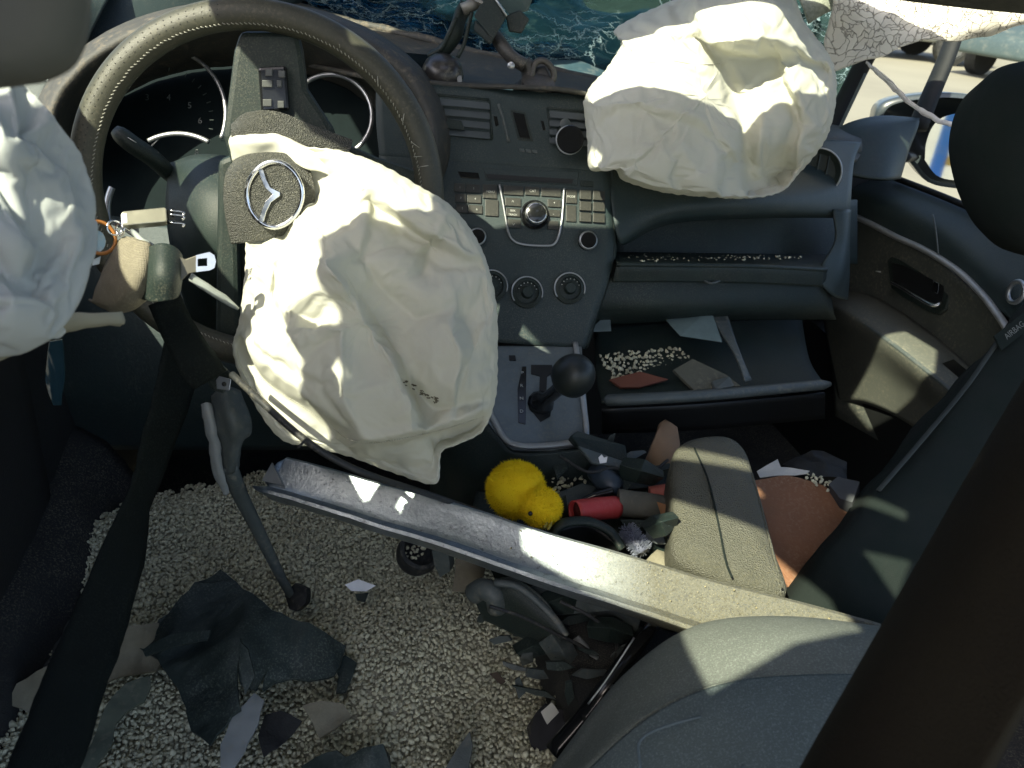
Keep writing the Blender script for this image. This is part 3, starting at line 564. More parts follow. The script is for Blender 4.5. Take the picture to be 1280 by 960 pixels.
# ================================================================== deflated airbags
def pillow(outline, ctr, nr, ns, edge_d, bulge, bumps=(), creases=(), steps=(), back=.05, seed=1):
    """closed fabric bag: outline in picture directions at its own distance, front and back skins"""
    O = cr(np.array(list(outline)+[outline[0]], float), ns+1)[:-1]; c = np.array(ctr, float)
    def depth(p, r, sgn):
        d = p[2]+(ctr[2]-p[2])*0
        return d
    V = []; pin = []
    def dsp(x, y):
        d = 0
        for bx, by, s, a in bumps: d += a*math.exp(-((x-bx)**2+(y-by)**2)/(2*s*s))
        for pl, wd, a in creases:
            best = 1e9
            for (x0, y0), (x1, y1) in zip(pl[:-1], pl[1:]):
                dx, dy = x1-x0, y1-y0; t = max(0, min(1, ((x-x0)*dx+(y-y0)*dy)/(dx*dx+dy*dy)))
                best = min(best, math.hypot(x-x0-t*dx, y-y0-t*dy))
            d += a*math.exp(-math.sqrt(best*best+4)/wd)
        for pl, a, wd, rg in steps:
            best = 1e9; sd = 0
            for (x0, y0), (x1, y1) in zip(pl[:-1], pl[1:]):
                dx, dy = x1-x0, y1-y0; t = max(0, min(1, ((x-x0)*dx+(y-y0)*dy)/(dx*dx+dy*dy))); ds = math.hypot(x-x0-t*dx, y-y0-t*dy)
                if ds < best: best = ds; sd = (dx*(y-y0)-dy*(x-x0))/math.hypot(dx, dy)
            sg = sd if a > 0 else -sd
            d += abs(a)/(1+math.exp(max(-30, min(30, -sg/wd))))*math.exp(-best/rg)
        return d
    for side in (0, 1):
        for i in range(nr+1 if side == 0 else nr):
            r = (i/nr) if side == 0 else 1-(i+1)/nr
            if r == 0: continue
            rr = math.sin(r*math.pi/2)**.9 if True else r
            for k in range(ns):
                p = c+(O[k]-c)*rr; base = O[k][2]*rr**2+ctr[2]*(1-rr**2)
                h = math.sqrt(max(0, 1-rr**2.6))
                if side == 0: d = base-bulge*h+dsp(p[0], p[1])*min(1, (1-rr)*14)
                else: d = O[k][2]*rr**2+(ctr[2]+back)*(1-rr**2)+.01*h
                V.append(at(p[0], p[1], d)); pin.append(rr)
    n1 = nr; F_ = []
    f0 = len(V); V.append(at(ctr[0], ctr[1], ctr[2]-bulge+dsp(ctr[0], ctr[1]))); b0 = len(V); V.append(at(ctr[0], ctr[1], ctr[2]+back+.01)); pin += [0, 0]
    rows = len(V)-2; rows //= ns
    for i in range(rows-1):
        for k in range(ns): F_.append((i*ns+k, i*ns+(k+1) % ns, (i+1)*ns+(k+1) % ns, (i+1)*ns+k))
    for k in range(ns):
        F_.append((f0, (k+1) % ns, k)); F_.append((b0, (rows-1)*ns+k, (rows-1)*ns+(k+1) % ns))
    return np.array(V), F_, np.array(pin)
def cloth(V, F_, pinw, frames=22, excess=.12, pressure=0.0, bend=.5, grav=.3, stiff=15, seed=0, selfc=False):
    """let the fabric buckle: a short cloth run on the built bag, frozen into a plain mesh"""
    me = bpy.data.meshes.new('c'); me.from_pydata(np.asarray(V).tolist(), [], [list(f) for f in F_]); me.update()
    o = bpy.data.objects.new('c', me); COL.objects.link(o)
    vg = o.vertex_groups.new(name='pin')
    for i, x in enumerate(pinw): vg.add([i], float(x), 'REPLACE')
    md = o.modifiers.new('cloth', 'CLOTH'); s = md.settings
    s.quality = 6; s.mass = .12; s.tension_stiffness = s.compression_stiffness = stiff; s.shear_stiffness = 6; s.bending_stiffness = bend
    s.tension_damping = s.compression_damping = 8; s.air_damping = 2; s.vertex_group_mass = 'pin'; s.pin_stiffness = 1.0
    s.shrink_min = -excess; s.use_pressure = pressure != 0; s.uniform_pressure_force = pressure; s.effector_weights.gravity = grav
    md.collision_settings.use_collision = False; md.collision_settings.use_self_collision = selfc
    if selfc: md.collision_settings.self_distance_min = .003
    md.point_cache.frame_start = 1; md.point_cache.frame_end = frames
    for f in range(1, frames+1): scene.frame_set(f)
    dg = bpy.context.evaluated_depsgraph_get(); e = o.evaluated_get(dg); m2 = e.to_mesh()
    out = np.array([v.co[:] for v in m2.vertices]); e.to_mesh_clear()
    bpy.data.objects.remove(o); bpy.data.meshes.remove(me); scene.frame_set(1)
    return out if np.isfinite(out).all() else np.asarray(V)

# driver bag hanging out of the wheel hub
ol = [(292, 168, .80), (325, 172, .80), (370, 182, .785), (425, 188, .77), (475, 205, .765), (525, 233, .76), (562, 256, .755), (592, 292, .75), (611, 335, .745), (621, 385, .745), (622, 440, .745), (620, 495, .745), (604, 538, .745), (572, 556, .75), (552, 566, .755), (545, 604, .77), (500, 594, .775), (440, 572, .775), (395, 560, .775), (350, 548, .775), (312, 495, .77), (291, 440, .765), (299, 400, .765), (306, 340, .77), (306, 296, .80), (300, 262, .83), (296, 215, .83)]
V, F_, rr = pillow(ol, (455, 400, .74), 62, 200, .76, .05,
    bumps=[(340, 235, 48, .12), (345, 185, 30, .02), (470, 270, 60, -.02), (400, 330, 40, -.03), (560, 310, 45, -.01), (560, 440, 50, -.02), (350, 450, 60, -.02), (450, 520, 60, -.025), (470, 420, 40, .02), (590, 500, 25, -.02)],
    creases=[([(400, 265), (425, 330), (462, 395), (500, 455), (515, 505)], 26, -.022), ([(440, 300), (470, 350), (520, 395), (560, 385)], 22, .018), ([(345, 330), (375, 395), (425, 410), (430, 500), (455, 545)], 24, -.020),
             ([(360, 310), (352, 380), (395, 400)], 14, .022), ([(470, 250), (540, 300), (530, 335)], 18, .020), ([(510, 475), (545, 505), (615, 500)], 16, .022), ([(455, 550), (540, 530), (612, 515)], 14, -.018), ([(315, 430), (400, 480), (440, 540)], 20, .006), ([(500, 300), (560, 330), (600, 330)], 16, .010), ([(560, 400), (590, 450), (575, 500)], 12, -.014)],
    steps=[([(298, 425), (340, 470), (400, 515), (440, 548), (470, 554), (540, 537), (612, 517)], .044, 2.5, 70), ([(392, 262), (420, 330), (458, 388), (498, 448), (520, 503)], -.036, 2.5, 45), ([(462, 246), (520, 285), (548, 300)], .038, 2.5, 35), ([(350, 300), (338, 365), (362, 398), (398, 402)], -.022, 2, 22), ([(575, 395), (585, 440), (572, 490)], -.028, 2.5, 25), ([(430, 205), (470, 250), (455, 300)], -.015, 2.5, 25)])
pw = np.where(rr > .97, .8, .12); 
for i, p in enumerate(V):
    v = p-CAM; d = v@FW; x = 640+FPX*(v@RT)/d; y = 480-FPX*(v@UP)/d
    if math.hypot(x-345, y-235) < 62: pw[i] = .9
V = cloth(V, F_, pw, 18, excess=.07, pressure=.0, bend=.26, grav=.25)
bag = mk('driver_airbag', V, F_, airbag_m, sub=1)
tag(bag, 'deflated cream airbag hanging crumpled from the steering wheel hub', 'airbag')
# passenger bag slumped on the dash
ol = [(729, 128, 1.055), (738, 108, 1.075), (758, 86, 1.115), (776, 55, 1.155), (768, 38, 1.195), (800, 18, 1.225), (848, -4, 1.245), (880, -30, 1.255), (955, -38, 1.255), (990, -8, 1.245), (1006, 28, 1.235), (1038, 72, 1.215), (1046, 112, 1.205), (1038, 160, 1.195), (1022, 190, 1.175), (998, 218, 1.155), (976, 240, 1.125), (935, 248, 1.085), (880, 246, 1.055), (828, 240, 1.035), (780, 226, 1.025), (768, 212, 1.025), (738, 212, 1.025), (734, 175, 1.040)]
V, F_, rr = pillow(ol, (880, 118, 1.125), 62, 200, 1.2, .11,
    bumps=[(820, 180, 60, -.03), (850, 60, 50, -.02), (950, 40, 40, -.03), (930, 110, 30, .05), (990, 180, 30, -.015), (960, 215, 25, .03), (895, 235, 30, -.02)],
    creases=[([(745, 130), (800, 122), (850, 135), (925, 160)], 16, -.016), ([(870, 45), (905, 90), (930, 150), (935, 230)], 22, .030), ([(905, 70), (960, 70), (1020, 85)], 14, .024), ([(890, 40), (950, 40), (1000, 55)], 14, -.02), ([(940, 100), (965, 130), (960, 200)], 12, -.022), ([(975, 90), (990, 150), (975, 225)], 12, .022), ([(790, 60), (840, 45), (870, 50)], 8, .010), ([(785, 75), (840, 62), (880, 72)], 8, -.008), ([(780, 92), (830, 80), (890, 92)], 8, .009), ([(930, 190), (955, 205), (985, 200)], 10, .02)]+[([(775+3*i, 44+13*i), (815, 36+14*i), (860, 42+14*i), (895, 58+13*i)], 5, .011) for i in range(5)],
    steps=[([(866, 44), (902, 88), (925, 140), (936, 232)], -.040, 2.5, 45), ([(885, 50), (940, 66), (1000, 64), (1036, 84)], .036, 2.5, 40), ([(978, 92), (1004, 150), (985, 232)], .026, 2.5, 30), ([(940, 108), (962, 140), (955, 205)], -.024, 2.5, 25), ([(905, 180), (945, 215), (990, 212)], .02, 2.5, 20)], back=.10)
pw = np.where(rr > .97, .8, .12)
V = cloth(V, F_, pw, 18, excess=.07, pressure=.0, bend=.26, grav=.25, seed=2)
bag2 = mk('passenger_airbag', V, F_, airbag_m, sub=1)
tag(bag2, 'large deflated cream airbag slumped over the dashboard in front of the windshield', 'airbag')

V, F_ = grid_g([[WX(x, y, h) for x, y, h in r] for r in [[(289, 166, .014), (312, 163, .026), (345, 170, .032), (385, 184, .030), (430, 192, .028)], [(287, 180, .022), (314, 178, .034), (347, 182, .038), (388, 198, .040), (436, 208, .036)], [(289, 204, .016), (316, 196, .028), (347, 196, .034), (384, 212, .042), (430, 226, .040)]]], 40, 16)
mk('fabric_flap', rumple(V, .004, 22, 7), F_, airbag_m, bag, solid=.001)

# stitched seams and tether lines lying on the bags
from mathutils.bvhtree import BVHTree
BVC = {}
def on_bag(bago, pts, name, rad=.0008, m=None, n=40, dots=False):
    if bago.name not in BVC:
        l = np.array(wloc(bago)); me_ = bago.data; BVC[bago.name] = BVHTree.FromPolygons([Vector(np.array(v.co)+l) for v in me_.vertices], [list(f.vertices) for f in me_.polygons])
    bv = BVC[bago.name]
    out = []
    for q in cr(np.array([(x, y, 0.) for x, y in pts]), n):
        d = Vector(at(q[0], q[1], 1)-CAM).normalized(); h = bv.ray_cast(Vector(CAM), d)
        if h[0] is not None: out.append(np.array(h[0])-np.array(d)*rad*.6)
    if len(out) < 4: return
    if dots: o = mk(name, *merge([tube_g([out[i], out[i]*.4+out[i+1]*.6], rad, 5) for i in range(0, len(out)-1)]), m, bago); o['kind'] = 'stuff'
    else: mk(name, *tube_g(out, rad, 6), m, bago)
seam_m = mat('bag_seam', (.50, .49, .40), .9); dirt_m = mat('bag_dirt', (.10, .09, .06), .95)
for k_ in range(26):
    x_ = 503+44*random.random(); y_ = 476+(x_-503)*.55+random.uniform(-3, 5); on_bag(bag, [(x_, y_), (x_+1.5, y_+.5), (x_+random.uniform(1, 4), y_+random.uniform(0, 2))], 'dirt_speck', random.uniform(.0004, .0009), dirt_m, 5)
on_bag(bag, [(320, 470), (400, 522), (450, 553), (540, 540), (606, 520)], 'stitching', .0006, seam_m, 120, True)
for pl in ([(842, 76), (868, 80), (900, 80)],): on_bag(bag2, pl, 'stitching', .0008, seam_m, 60, True)
# ================================================================== windshield, bonnet, things outside
def glass_mat():
    m = bpy.data.materials.new('shattered_glass'); m.use_nodes = True; n = m.node_tree; L = n.links; n.nodes.clear()
    out = n.nodes.new('ShaderNodeOutputMaterial'); tc = n.nodes.new('ShaderNodeTexCoord')
    def web(scale, wdt, dist=.1, rand=1.0):
        v = n.nodes.new('ShaderNodeTexVoronoi'); v.feature = 'DISTANCE_TO_EDGE'; v.inputs['Scale'].default_value = scale; v.inputs['Randomness'].default_value = rand
        ns = n.nodes.new('ShaderNodeTexNoise'); ns.inputs['Scale'].default_value = 6; ns.inputs['Detail'].default_value = 6; ns.inputs['Roughness'].default_value = .7; L.new(tc.outputs['Object'], ns.inputs['Vector'])
        mx = n.nodes.new('ShaderNodeMix'); mx.data_type = 'RGBA'; mx.blend_type = 'ADD'; mx.inputs[0].default_value = dist
        L.new(tc.outputs['Object'], mx.inputs[6]); L.new(ns.outputs['Color'], mx.inputs[7]); mpp = n.nodes.new('ShaderNodeMapping'); mpp.inputs['Scale'].default_value = (.38, 1.0, 1.9); mpp.inputs['Rotation'].default_value = (.3, .35, .5); L.new(mx.outputs[2], mpp.inputs[0]); L.new(mpp.outputs[0], v.inputs['Vector'])
        mr = n.nodes.new('ShaderNodeMapRange'); mr.inputs[1].default_value = wdt; mr.inputs[2].default_value = 0.0; L.new(v.outputs['Distance'], mr.inputs[0]); return mr.outputs[0]
    a = web(9, .012, .14); b = web(42, .05, .07); nz = n.nodes.new('ShaderNodeTexNoise'); nz.inputs['Scale'].default_value = 7; nz.inputs['Detail'].default_value = 3; L.new(tc.outputs['Object'], nz.inputs['Vector'])
    mr = n.nodes.new('ShaderNodeMapRange'); mr.inputs[1].default_value = .42; mr.inputs[2].default_value = .6; L.new(nz.outputs['Fac'], mr.inputs[0])
    mb = n.nodes.new('ShaderNodeMath'); mb.operation = 'MULTIPLY'; L.new(b, mb.inputs[0]); L.new(mr.outputs[0], mb.inputs[1])
    mm = n.nodes.new('ShaderNodeMath'); mm.operation = 'MAXIMUM'; L.new(a, mm.inputs[0]); L.new(mb.outputs[0], mm.inputs[1])
    mk_ = n.nodes.new('ShaderNodeMath'); mk_.operation = 'MULTIPLY'; L.new(mm.outputs[0], mk_.inputs[0]); mk_.inputs[1].default_value = .75
    gl = n.nodes.new('ShaderNodeBsdfGlossy'); gl.inputs['Roughness'].default_value = .06; gl.inputs[0].default_value = (.6, .85, 1, 1)
    tr = n.nodes.new('ShaderNodeBsdfTransparent'); tr.inputs[0].default_value = (.27, .38, .38, 1)
    ms = n.nodes.new('ShaderNodeMixShader'); fr = n.nodes.new('ShaderNodeFresnel'); fr.inputs[0].default_value = 1.7; L.new(fr.outputs[0], ms.inputs[0]); L.new(tr.outputs[0], ms.inputs[1]); L.new(gl.outputs[0], ms.inputs[2])
    cr_ = n.nodes.new('ShaderNodeBsdfPrincipled'); cr_.inputs['Base Color'].default_value = (.55, .75, .80, 1); cr_.inputs['Roughness'].default_value = .4
    m2 = n.nodes.new('ShaderNodeMixShader'); L.new(mk_.outputs[0], m2.inputs[0]); L.new(ms.outputs[0], m2.inputs[1]); L.new(cr_.outputs[0], m2.inputs[2])
    bp = n.nodes.new('ShaderNodeBump'); bp.inputs['Strength'].default_value = .5; bp.inputs['Distance'].default_value = .002; L.new(mm.outputs[0], bp.inputs['Height']); L.new(bp.outputs[0], gl.inputs['Normal'])
    L.new(m2.outputs[0], out.inputs[0]); return m
glass = glass_mat()
ws = sheet('windshield', [[(120, -230, 1.10), (420, -200, 1.16), (700, -180, 1.26), (1000, -150, 1.42), (1110, -110, 1.5)], [(180, -110, 1.26), (420, -90, 1.32), (700, -60, 1.42), (960, -30, 1.55), (1090, 0, 1.62)], [(240, -30, 1.40), (420, 0, 1.46), (620, 40, 1.54), (850, 80, 1.64), (1060, 110, 1.72)], [(280, 20, 1.50), (420, 40, 1.55), (600, 78, 1.62), (820, 130, 1.72), (1040, 160, 1.80)]], glass, None, 70, 40, .005, rump=.012, rscale=8)
tag(ws, 'shattered bluish windshield with white crack webs behind the dashboard', 'windshield')
# cracked white sheet of glass hanging along the passenger pillar
crk = bpy.data.materials.new('crazed_glass'); crk.use_nodes = True; n = crk.node_tree; b = n.nodes['Principled BSDF']
v = n.nodes.new('ShaderNodeTexVoronoi'); v.feature = 'DISTANCE_TO_EDGE'; v.inputs['Scale'].default_value = 60; tcn = n.nodes.new('ShaderNodeTexCoord'); nn_ = n.nodes.new('ShaderNodeTexNoise'); nn_.inputs['Scale'].default_value = 14; nn_.inputs['Detail'].default_value = 5; n.links.new(tcn.outputs['Object'], nn_.inputs['Vector']); ma_ = n.nodes.new('ShaderNodeMix'); ma_.data_type = 'RGBA'; ma_.blend_type = 'ADD'; ma_.inputs[0].default_value = .10; n.links.new(tcn.outputs['Object'], ma_.inputs[6]); n.links.new(nn_.outputs['Color'], ma_.inputs[7]); n.links.new(ma_.outputs[2], v.inputs['Vector'])
mr = n.nodes.new('ShaderNodeMapRange'); mr.inputs[1].default_value = .0; mr.inputs[2].default_value = .05; n.links.new(v.outputs['Distance'], mr.inputs[0])
mx = n.nodes.new('ShaderNodeMix'); mx.data_type = 'RGBA'; mx.inputs[6].default_value = (.38, .34, .27, 1); mx.inputs[7].default_value = (.78, .74, .64, 1); n.links.new(mr.outputs[0], mx.inputs[0]); n.links.new(mx.outputs[2], b.inputs['Base Color']); b.inputs['Roughness'].default_value = .45
bp = n.nodes.new('ShaderNodeBump'); bp.inputs['Distance'].default_value = .004; bp.inputs['Strength'].default_value = .8; n.links.new(mr.outputs[0], bp.inputs['Height']); n.links.new(bp.outputs[0], b.inputs['Normal'])
cg = sheet('crazed_glass', [[(1010, -70, 1.42), (1100, -60, 1.40), (1190, -50, 1.36), (1300, -40, 1.3)], [(1040, -10, 1.43), (1110, -8, 1.41), (1190, -5, 1.37), (1300, 0, 1.3)], [(1034, 60, 1.45), (1100, 42, 1.43), (1180, 30, 1.39), (1290, 26, 1.32)], [(1032, 90, 1.46), (1095, 72, 1.44), (1165, 50, 1.41), (1265, 34, 1.36)]], crk, None, 50, 24, .004, rump=.010, rscale=12)
tag(cg, 'crazed white sheet of broken glass curling over the passenger window', 'broken glass')
hl = sheet('headliner', [[(900, -160, 1.10), (1060, -120, 1.14), (1330, -80, 1.1)], [(900, -60, 1.36), (1060, -30, 1.38), (1330, -6, 1.2)], [(985, -28, 1.40), (1070, -8, 1.40), (1330, 14, 1.24)]], mat('headliner', (.075, .075, .06), .95, bump=.6, bscale=200), None, 20, 14, .01)
tag(hl, 'dark torn roof lining edge above the passenger window', 'roof lining')
gr = sheet('glass_fragment', [[(985, -30, 1.46), (1020, -20, 1.46), (1052, -4, 1.46)], [(1003, 10, 1.46), (1020, 4, 1.46), (1052, -2, 1.46)], [(1010, 30, 1.47), (1025, 20, 1.47), (1048, 8, 1.47)]], mat('fragment', (.30, .32, .26), .4, col2=(.16, .18, .14), nscale=160, namt=1, bump=.7, bscale=260), None, 14, 10, .004)
tag(gr, 'greenish crumbled glass fragment between the passenger airbag and the crazed glass', 'broken glass')
# bonnet beyond the glass
hood_m = mat('bonnet_paint', (.05, .095, .12), .4, .2, col2=(.03, .06, .075), nscale=3, coat=.6, dust=(.3, .3, .26), dscale=30, damt=.5)
bonnet = sheet('bonnet', [[(-.85, 1.62, .66), (-.4, 1.58, .74), (0, 1.58, .76), (.4, 1.6, .74), (.85, 1.65, .66)], [(-.85, 1.95, .80), (-.4, 1.9, .95), (0, 1.95, .88), (.4, 1.9, .86), (.85, 2.0, .62)], [(-.82, 2.3, .80), (-.4, 2.2, 1.02), (0, 2.3, .96), (.4, 2.25, .74), (.82, 2.3, .52)], [(-.75, 2.7, .4), (-.4, 2.7, .5), (0, 2.8, .5), (.4, 2.8, .40), (.75, 2.7, .3)]], hood_m, None, 60, 40, .006, rump=.05, rscale=3.5, px=False)
tag(bonnet, 'crumpled dark blue bonnet beyond the shattered windshield', 'bonnet')

# ================================================================== passenger door
door = thing('passenger_door', 'dark passenger door with silver trim arc, chrome lever, side mirror and open window', 'car door', (0.78, 1.0, -0.1))
DX = .74; DN = unit((-1, -.05, .10)); D0 = (DX, 1.1, .55)
def DP(x, y, off=0): return onp(x, y, D0, DN, off)
# upper panel, rising to the window sill
up = [[(1052, 212), (1110, 222), (1180, 246), (1240, 270), (1330, 300)], [(1056, 235), (1105, 252), (1175, 285), (1240, 335), (1320, 400)], [(1060, 262), (1100, 284), (1165, 315), (1225, 365), (1300, 430)]]
V, F_ = grid_g([[DP(x, y, [-.05, .012, .020][i]) for x, y in r] for i, r in enumerate(up)], 40, 20); mk('upper_panel', V, F_, plastic_blue, door, solid=.004)
lo = [[(1058, 262), (1100, 286), (1165, 320), (1225, 370), (1300, 440)], [(1045, 300), (1090, 330), (1150, 370), (1205, 420), (1280, 490)], [(1040, 345), (1085, 375), (1140, 410), (1200, 465), (1270, 540)], [(1040, 420), (1085, 450), (1150, 490), (1210, 540), (1270, 600)], [(1045, 520), (1090, 545), (1150, 580), (1210, 620), (1280, 680)]]
V, F_ = grid_g([[DP(x, y, [.016, .0, -.005, .0, 0.0][i]) for x, y in r] for i, r in enumerate(lo)], 40, 30); mk('inner_panel', V, F_, mat('door_panel', (.066, .072, .062), .6, col2=(.054, .059, .05), bump=.35, bscale=800, dust=DUST, dscale=150, damt=.35), door, solid=.004)
V, F_ = tube_g(cr([DP(x, y, .026) for x, y in ((1058, 266), (1085, 278), (1120, 296), (1155, 312), (1195, 337), (1225, 365), (1245, 390), (1262, 418), (1268, 450))], 50), [.006]+[.0095]*48+[.006], 10, flat=.6); mk('silver_trim', V, F_, silver_paint, door)
mk('lock_rod', *tube_g(cr([DP(1166, 268, .026), DP(1170, 290, .028), DP(1173, 318, .028)], 8), .0016, 6), plastic_grey, door)
# handle: bezel, bowl, lever
bz = [(1108, 326), (1114, 320), (1130, 324), (1165, 342), (1187, 352), (1189, 362), (1182, 388), (1172, 394), (1160, 390), (1128, 372), (1113, 360)]
V, F_ = prism_g([DP(x, y, .012) for x, y in bz], DN, .012); bzo = mk('handle_bezel', V, F_, plastic, door, smooth=False, bevel=.003)
bw = [(1114, 328), (1128, 331), (1162, 348), (1180, 357), (1177, 380), (1160, 380), (1130, 364), (1117, 354)]
mk('handle_bowl', *prism_g([DP(x, y, .0135) for x, y in bw], DN, .003), black, bzo, smooth=False)
V, F_ = tube_g(cr([DP(x, y, h) for x, y, h in ((1114, 352, .016), (1130, 361, .024), (1150, 373, .030), (1168, 382, .030), (1177, 378, .02))], 24), [.003]+[.0075]*20+[.007, .006, .004], 10, flat=.55); mk('handle_lever', V, F_, chrome, bzo)
mk('lock_switch', *prism_g([DP(x, y, .014) for x, y in ((1166, 350), (1174, 354), (1172, 368), (1164, 364))], DN, .006), chrome, bzo, smooth=False, bevel=.001)
mk('door_mark', *tube_g([DP(1095, 339, .004), DP(1101, 340, .004)], .0012, 6), print_grey, door)
# armrest with grip slot and pocket lip
arm_m = mat('door_armrest', (.10, .106, .088), .65, col2=(.085, .09, .074), bump=.35, bscale=700, dust=(.30, .28, .2), dscale=160, damt=.4)
ar = [[(1040, 362, .0), (1090, 372, .0), (1150, 408, .0), (1215, 462, .0), (1260, 505, 0)], [(1030, 376, .035), (1062, 385, .08), (1120, 424, .085), (1190, 480, .085), (1240, 525, .08)], [(1030, 392, .04), (1056, 398, .09), (1115, 440, .092), (1185, 498, .092), (1236, 540, .09)], [(1038, 440, .02), (1075, 450, .05), (1125, 480, .05), (1180, 520, .05), (1240, 570, .05)], [(1050, 500, .0), (1085, 505, .015), (1130, 525, .015), (1180, 560, .015), (1240, 610, .0)]]
V, F_ = grid_g([[DP(x, y, h) for x, y, h in r] for r in ar], 44, 30); mk('armrest', V, F_, arm_m, door, solid=.003)
V, F_ = tube_g(cr([DP(x, y, h) for x, y, h in ((1036, 386, .05), (1060, 392, .092), (1118, 432, .096), (1190, 490, .096), (1238, 533, .094))], 30), .0045, 8); mk('armrest_piping', V, F_, plastic_grey, door)
mk('grip_slot', *prism_g([DP(x, y, .062) for x, y in ((1178, 454), (1192, 449), (1215, 468), (1203, 476))], unit((-.4, 0, .9)), .02), black, door, smooth=False)
V, F_ = tube_g([DP(1270, 365, .03)+.018*(math.cos(t)*np.array((0, .8, 0))+math.sin(t)*np.array((0, 0, 1))) for t in np.linspace(0, 2*math.pi, 30)], .004, 8, caps=False); mk('speaker_ring', V, F_, satin, door)
# window frame: sail panel, divider post, A pillar
fm = mat('door_frame', (.012, .014, .015), .6, bump=.2, spec=.2)
sheet('sail_panel', [[(1034, 172, 1.54), (1062, 156, 1.55), (1100, 148, 1.57), (1148, 151, 1.60)], [(1036, 180, 1.52), (1066, 170, 1.52), (1104, 162, 1.53), (1146, 158, 1.57)], [(1042, 198, 1.50), (1072, 196, 1.495), (1106, 194, 1.505), (1134, 186, 1.55)], [(1050, 218, 1.48), (1080, 224, 1.475), (1106, 226, 1.485), (1122, 224, 1.53)]], plastic, door, 24, 24, .006)
def post(name, pts, w0, w1, m, d): return mk(name, *tube_g(cr([at(x, y, d) for x, y in pts], 12), list(np.linspace(w0, w1, 12)), 8, flat=.6), m, door)
post('window_divider', ((1200, 25), (1182, 75), (1162, 122), (1146, 162)), .018, .022, fm, 1.62)
V, F_ = tube_g(cr([DP(1118, 222, -.028), DP(1180, 246, -.03), (DP(1240, 272, -.03)), DP(1300, 296, -.03)], 16), .006, 8); mk('window_seal', V, F_, fm, door)
# side mirror: housing and glass
mc = at(1196, 192, 1.80); mn = unit((-.36, -.92, .05)); mr_, mu_, mn = frame_from(mn)
def MX(x, y, off=0): return onp(x, y, mc, mn, off)
ho = [(1092, 158, -.08), (1098, 135, -.09), (1115, 124, -.09), (1150, 118, -.05), (1190, 116, -.03), (1230, 122, -.03), (1262, 140, -.03), (1272, 180, -.03), (1268, 225, -.03), (1235, 240, -.03), (1195, 236, -.03), (1160, 228, -.03), (1135, 200, -.06), (1100, 175, -.08)]
loop = np.array([MX(x, y, 0) for x, y, h in ho]); cen = loop.mean(0)
rings = [cen+(loop-cen)*.90+mn*.004, cen+(loop-cen)*.99+mn*.002, loop-mn*.012, cen+(loop-cen)*.96-mn*.07, cen+(loop-cen)*.7-mn*.12, cen+(loop-cen)*.2-mn*.14]
k = len(loop); R2 = [cr(np.vstack([r, r[:1]]), 61)[:-1] for r in rings]; k = 60
V = np.concatenate(R2); F_ = [(i*k+j, i*k+(j+1) % k, (i+1)*k+(j+1) % k, (i+1)*k+j) for i in range(len(R2)-1) for j in range(k)]+[tuple(range((len(R2)-1)*k, len(R2)*k))]
mh = mk('mirror_housing', V, F_, mat('mirror_shell', (.035, .045, .05), .35, coat=.3), door)
gl = [(1156, 200), (1158, 178), (1166, 158), (1180, 146), (1210, 140), (1240, 145), (1255, 165), (1252, 205), (1235, 226), (1200, 226), (1172, 220)]
mk('mirror_glass', *prism_g(cr(np.array([MX(x, y, .006) for x, y in gl+[gl[0]]]), 50)[:-1], mn, .004), mat('mirror_silver', (.82, .86, .86), .03, 1.0, namt=0.0), mh, smooth=False)
V, F_ = tube_g(cr([MX(1135, 196, -.05), at(1122, 196, 1.62)], 6), .025, 10, flat=.5); mk('mirror_arm', V, F_, fm, mh)
# A pillar between dash and door glass
ap = thing('windshield_pillar', 'dark pillar post between the passenger airbag and the side window', 'pillar', at(1045, 160, 1.62))
mk('post', *tube_g(cr([at(1030, 175, 1.60), at(1048, 140, 1.60), at(1072, 92, 1.58), at(1105, 30, 1.52), at(1150, -60, 1.40)], 16), .021, 10, flat=.6), fm, ap)
mk('post_trim', *tube_g(cr([at(1044, 172, 1.565), at(1060, 138, 1.565), at(1082, 92, 1.545)], 10), .004, 8, flat=.6), plastic_grey, ap)
# white torn strap hanging across the window
pts = cr([at(1082, 78, 1.44), at(1095, 88, 1.43), at(1112, 104, 1.40), at(1132, 124, 1.37), at(1160, 144, 1.33), at(1188, 156, 1.30), at(1215, 162, 1.27), at(1250, 158, 1.24)], 40)
wd = np.concatenate([np.linspace(.002, .006, 10), np.linspace(.006, .0085, 30)])
dirn = unit(np.array((0.1, -.1, 1.0)))
tw = [dirn*math.cos(t)+FW*math.sin(t) for t in np.linspace(0, 1.0, 40)]
V = np.array([p+s*wd[i]*tw[i] for i, p in enumerate(pts) for s in (-1, 1)]); F_ = [(2*i, 2*i+1, 2*i+3, 2*i+2) for i in range(39)]
tag(mk('torn_strap', rumple(V, .002, 60, 4), F_, mat('strap_white', (.88, .87, .85), .8, stain=((.2, .2, .2), .8, 60)), solid=.0015), 'thin white torn strap sagging across the passenger window', 'strap')

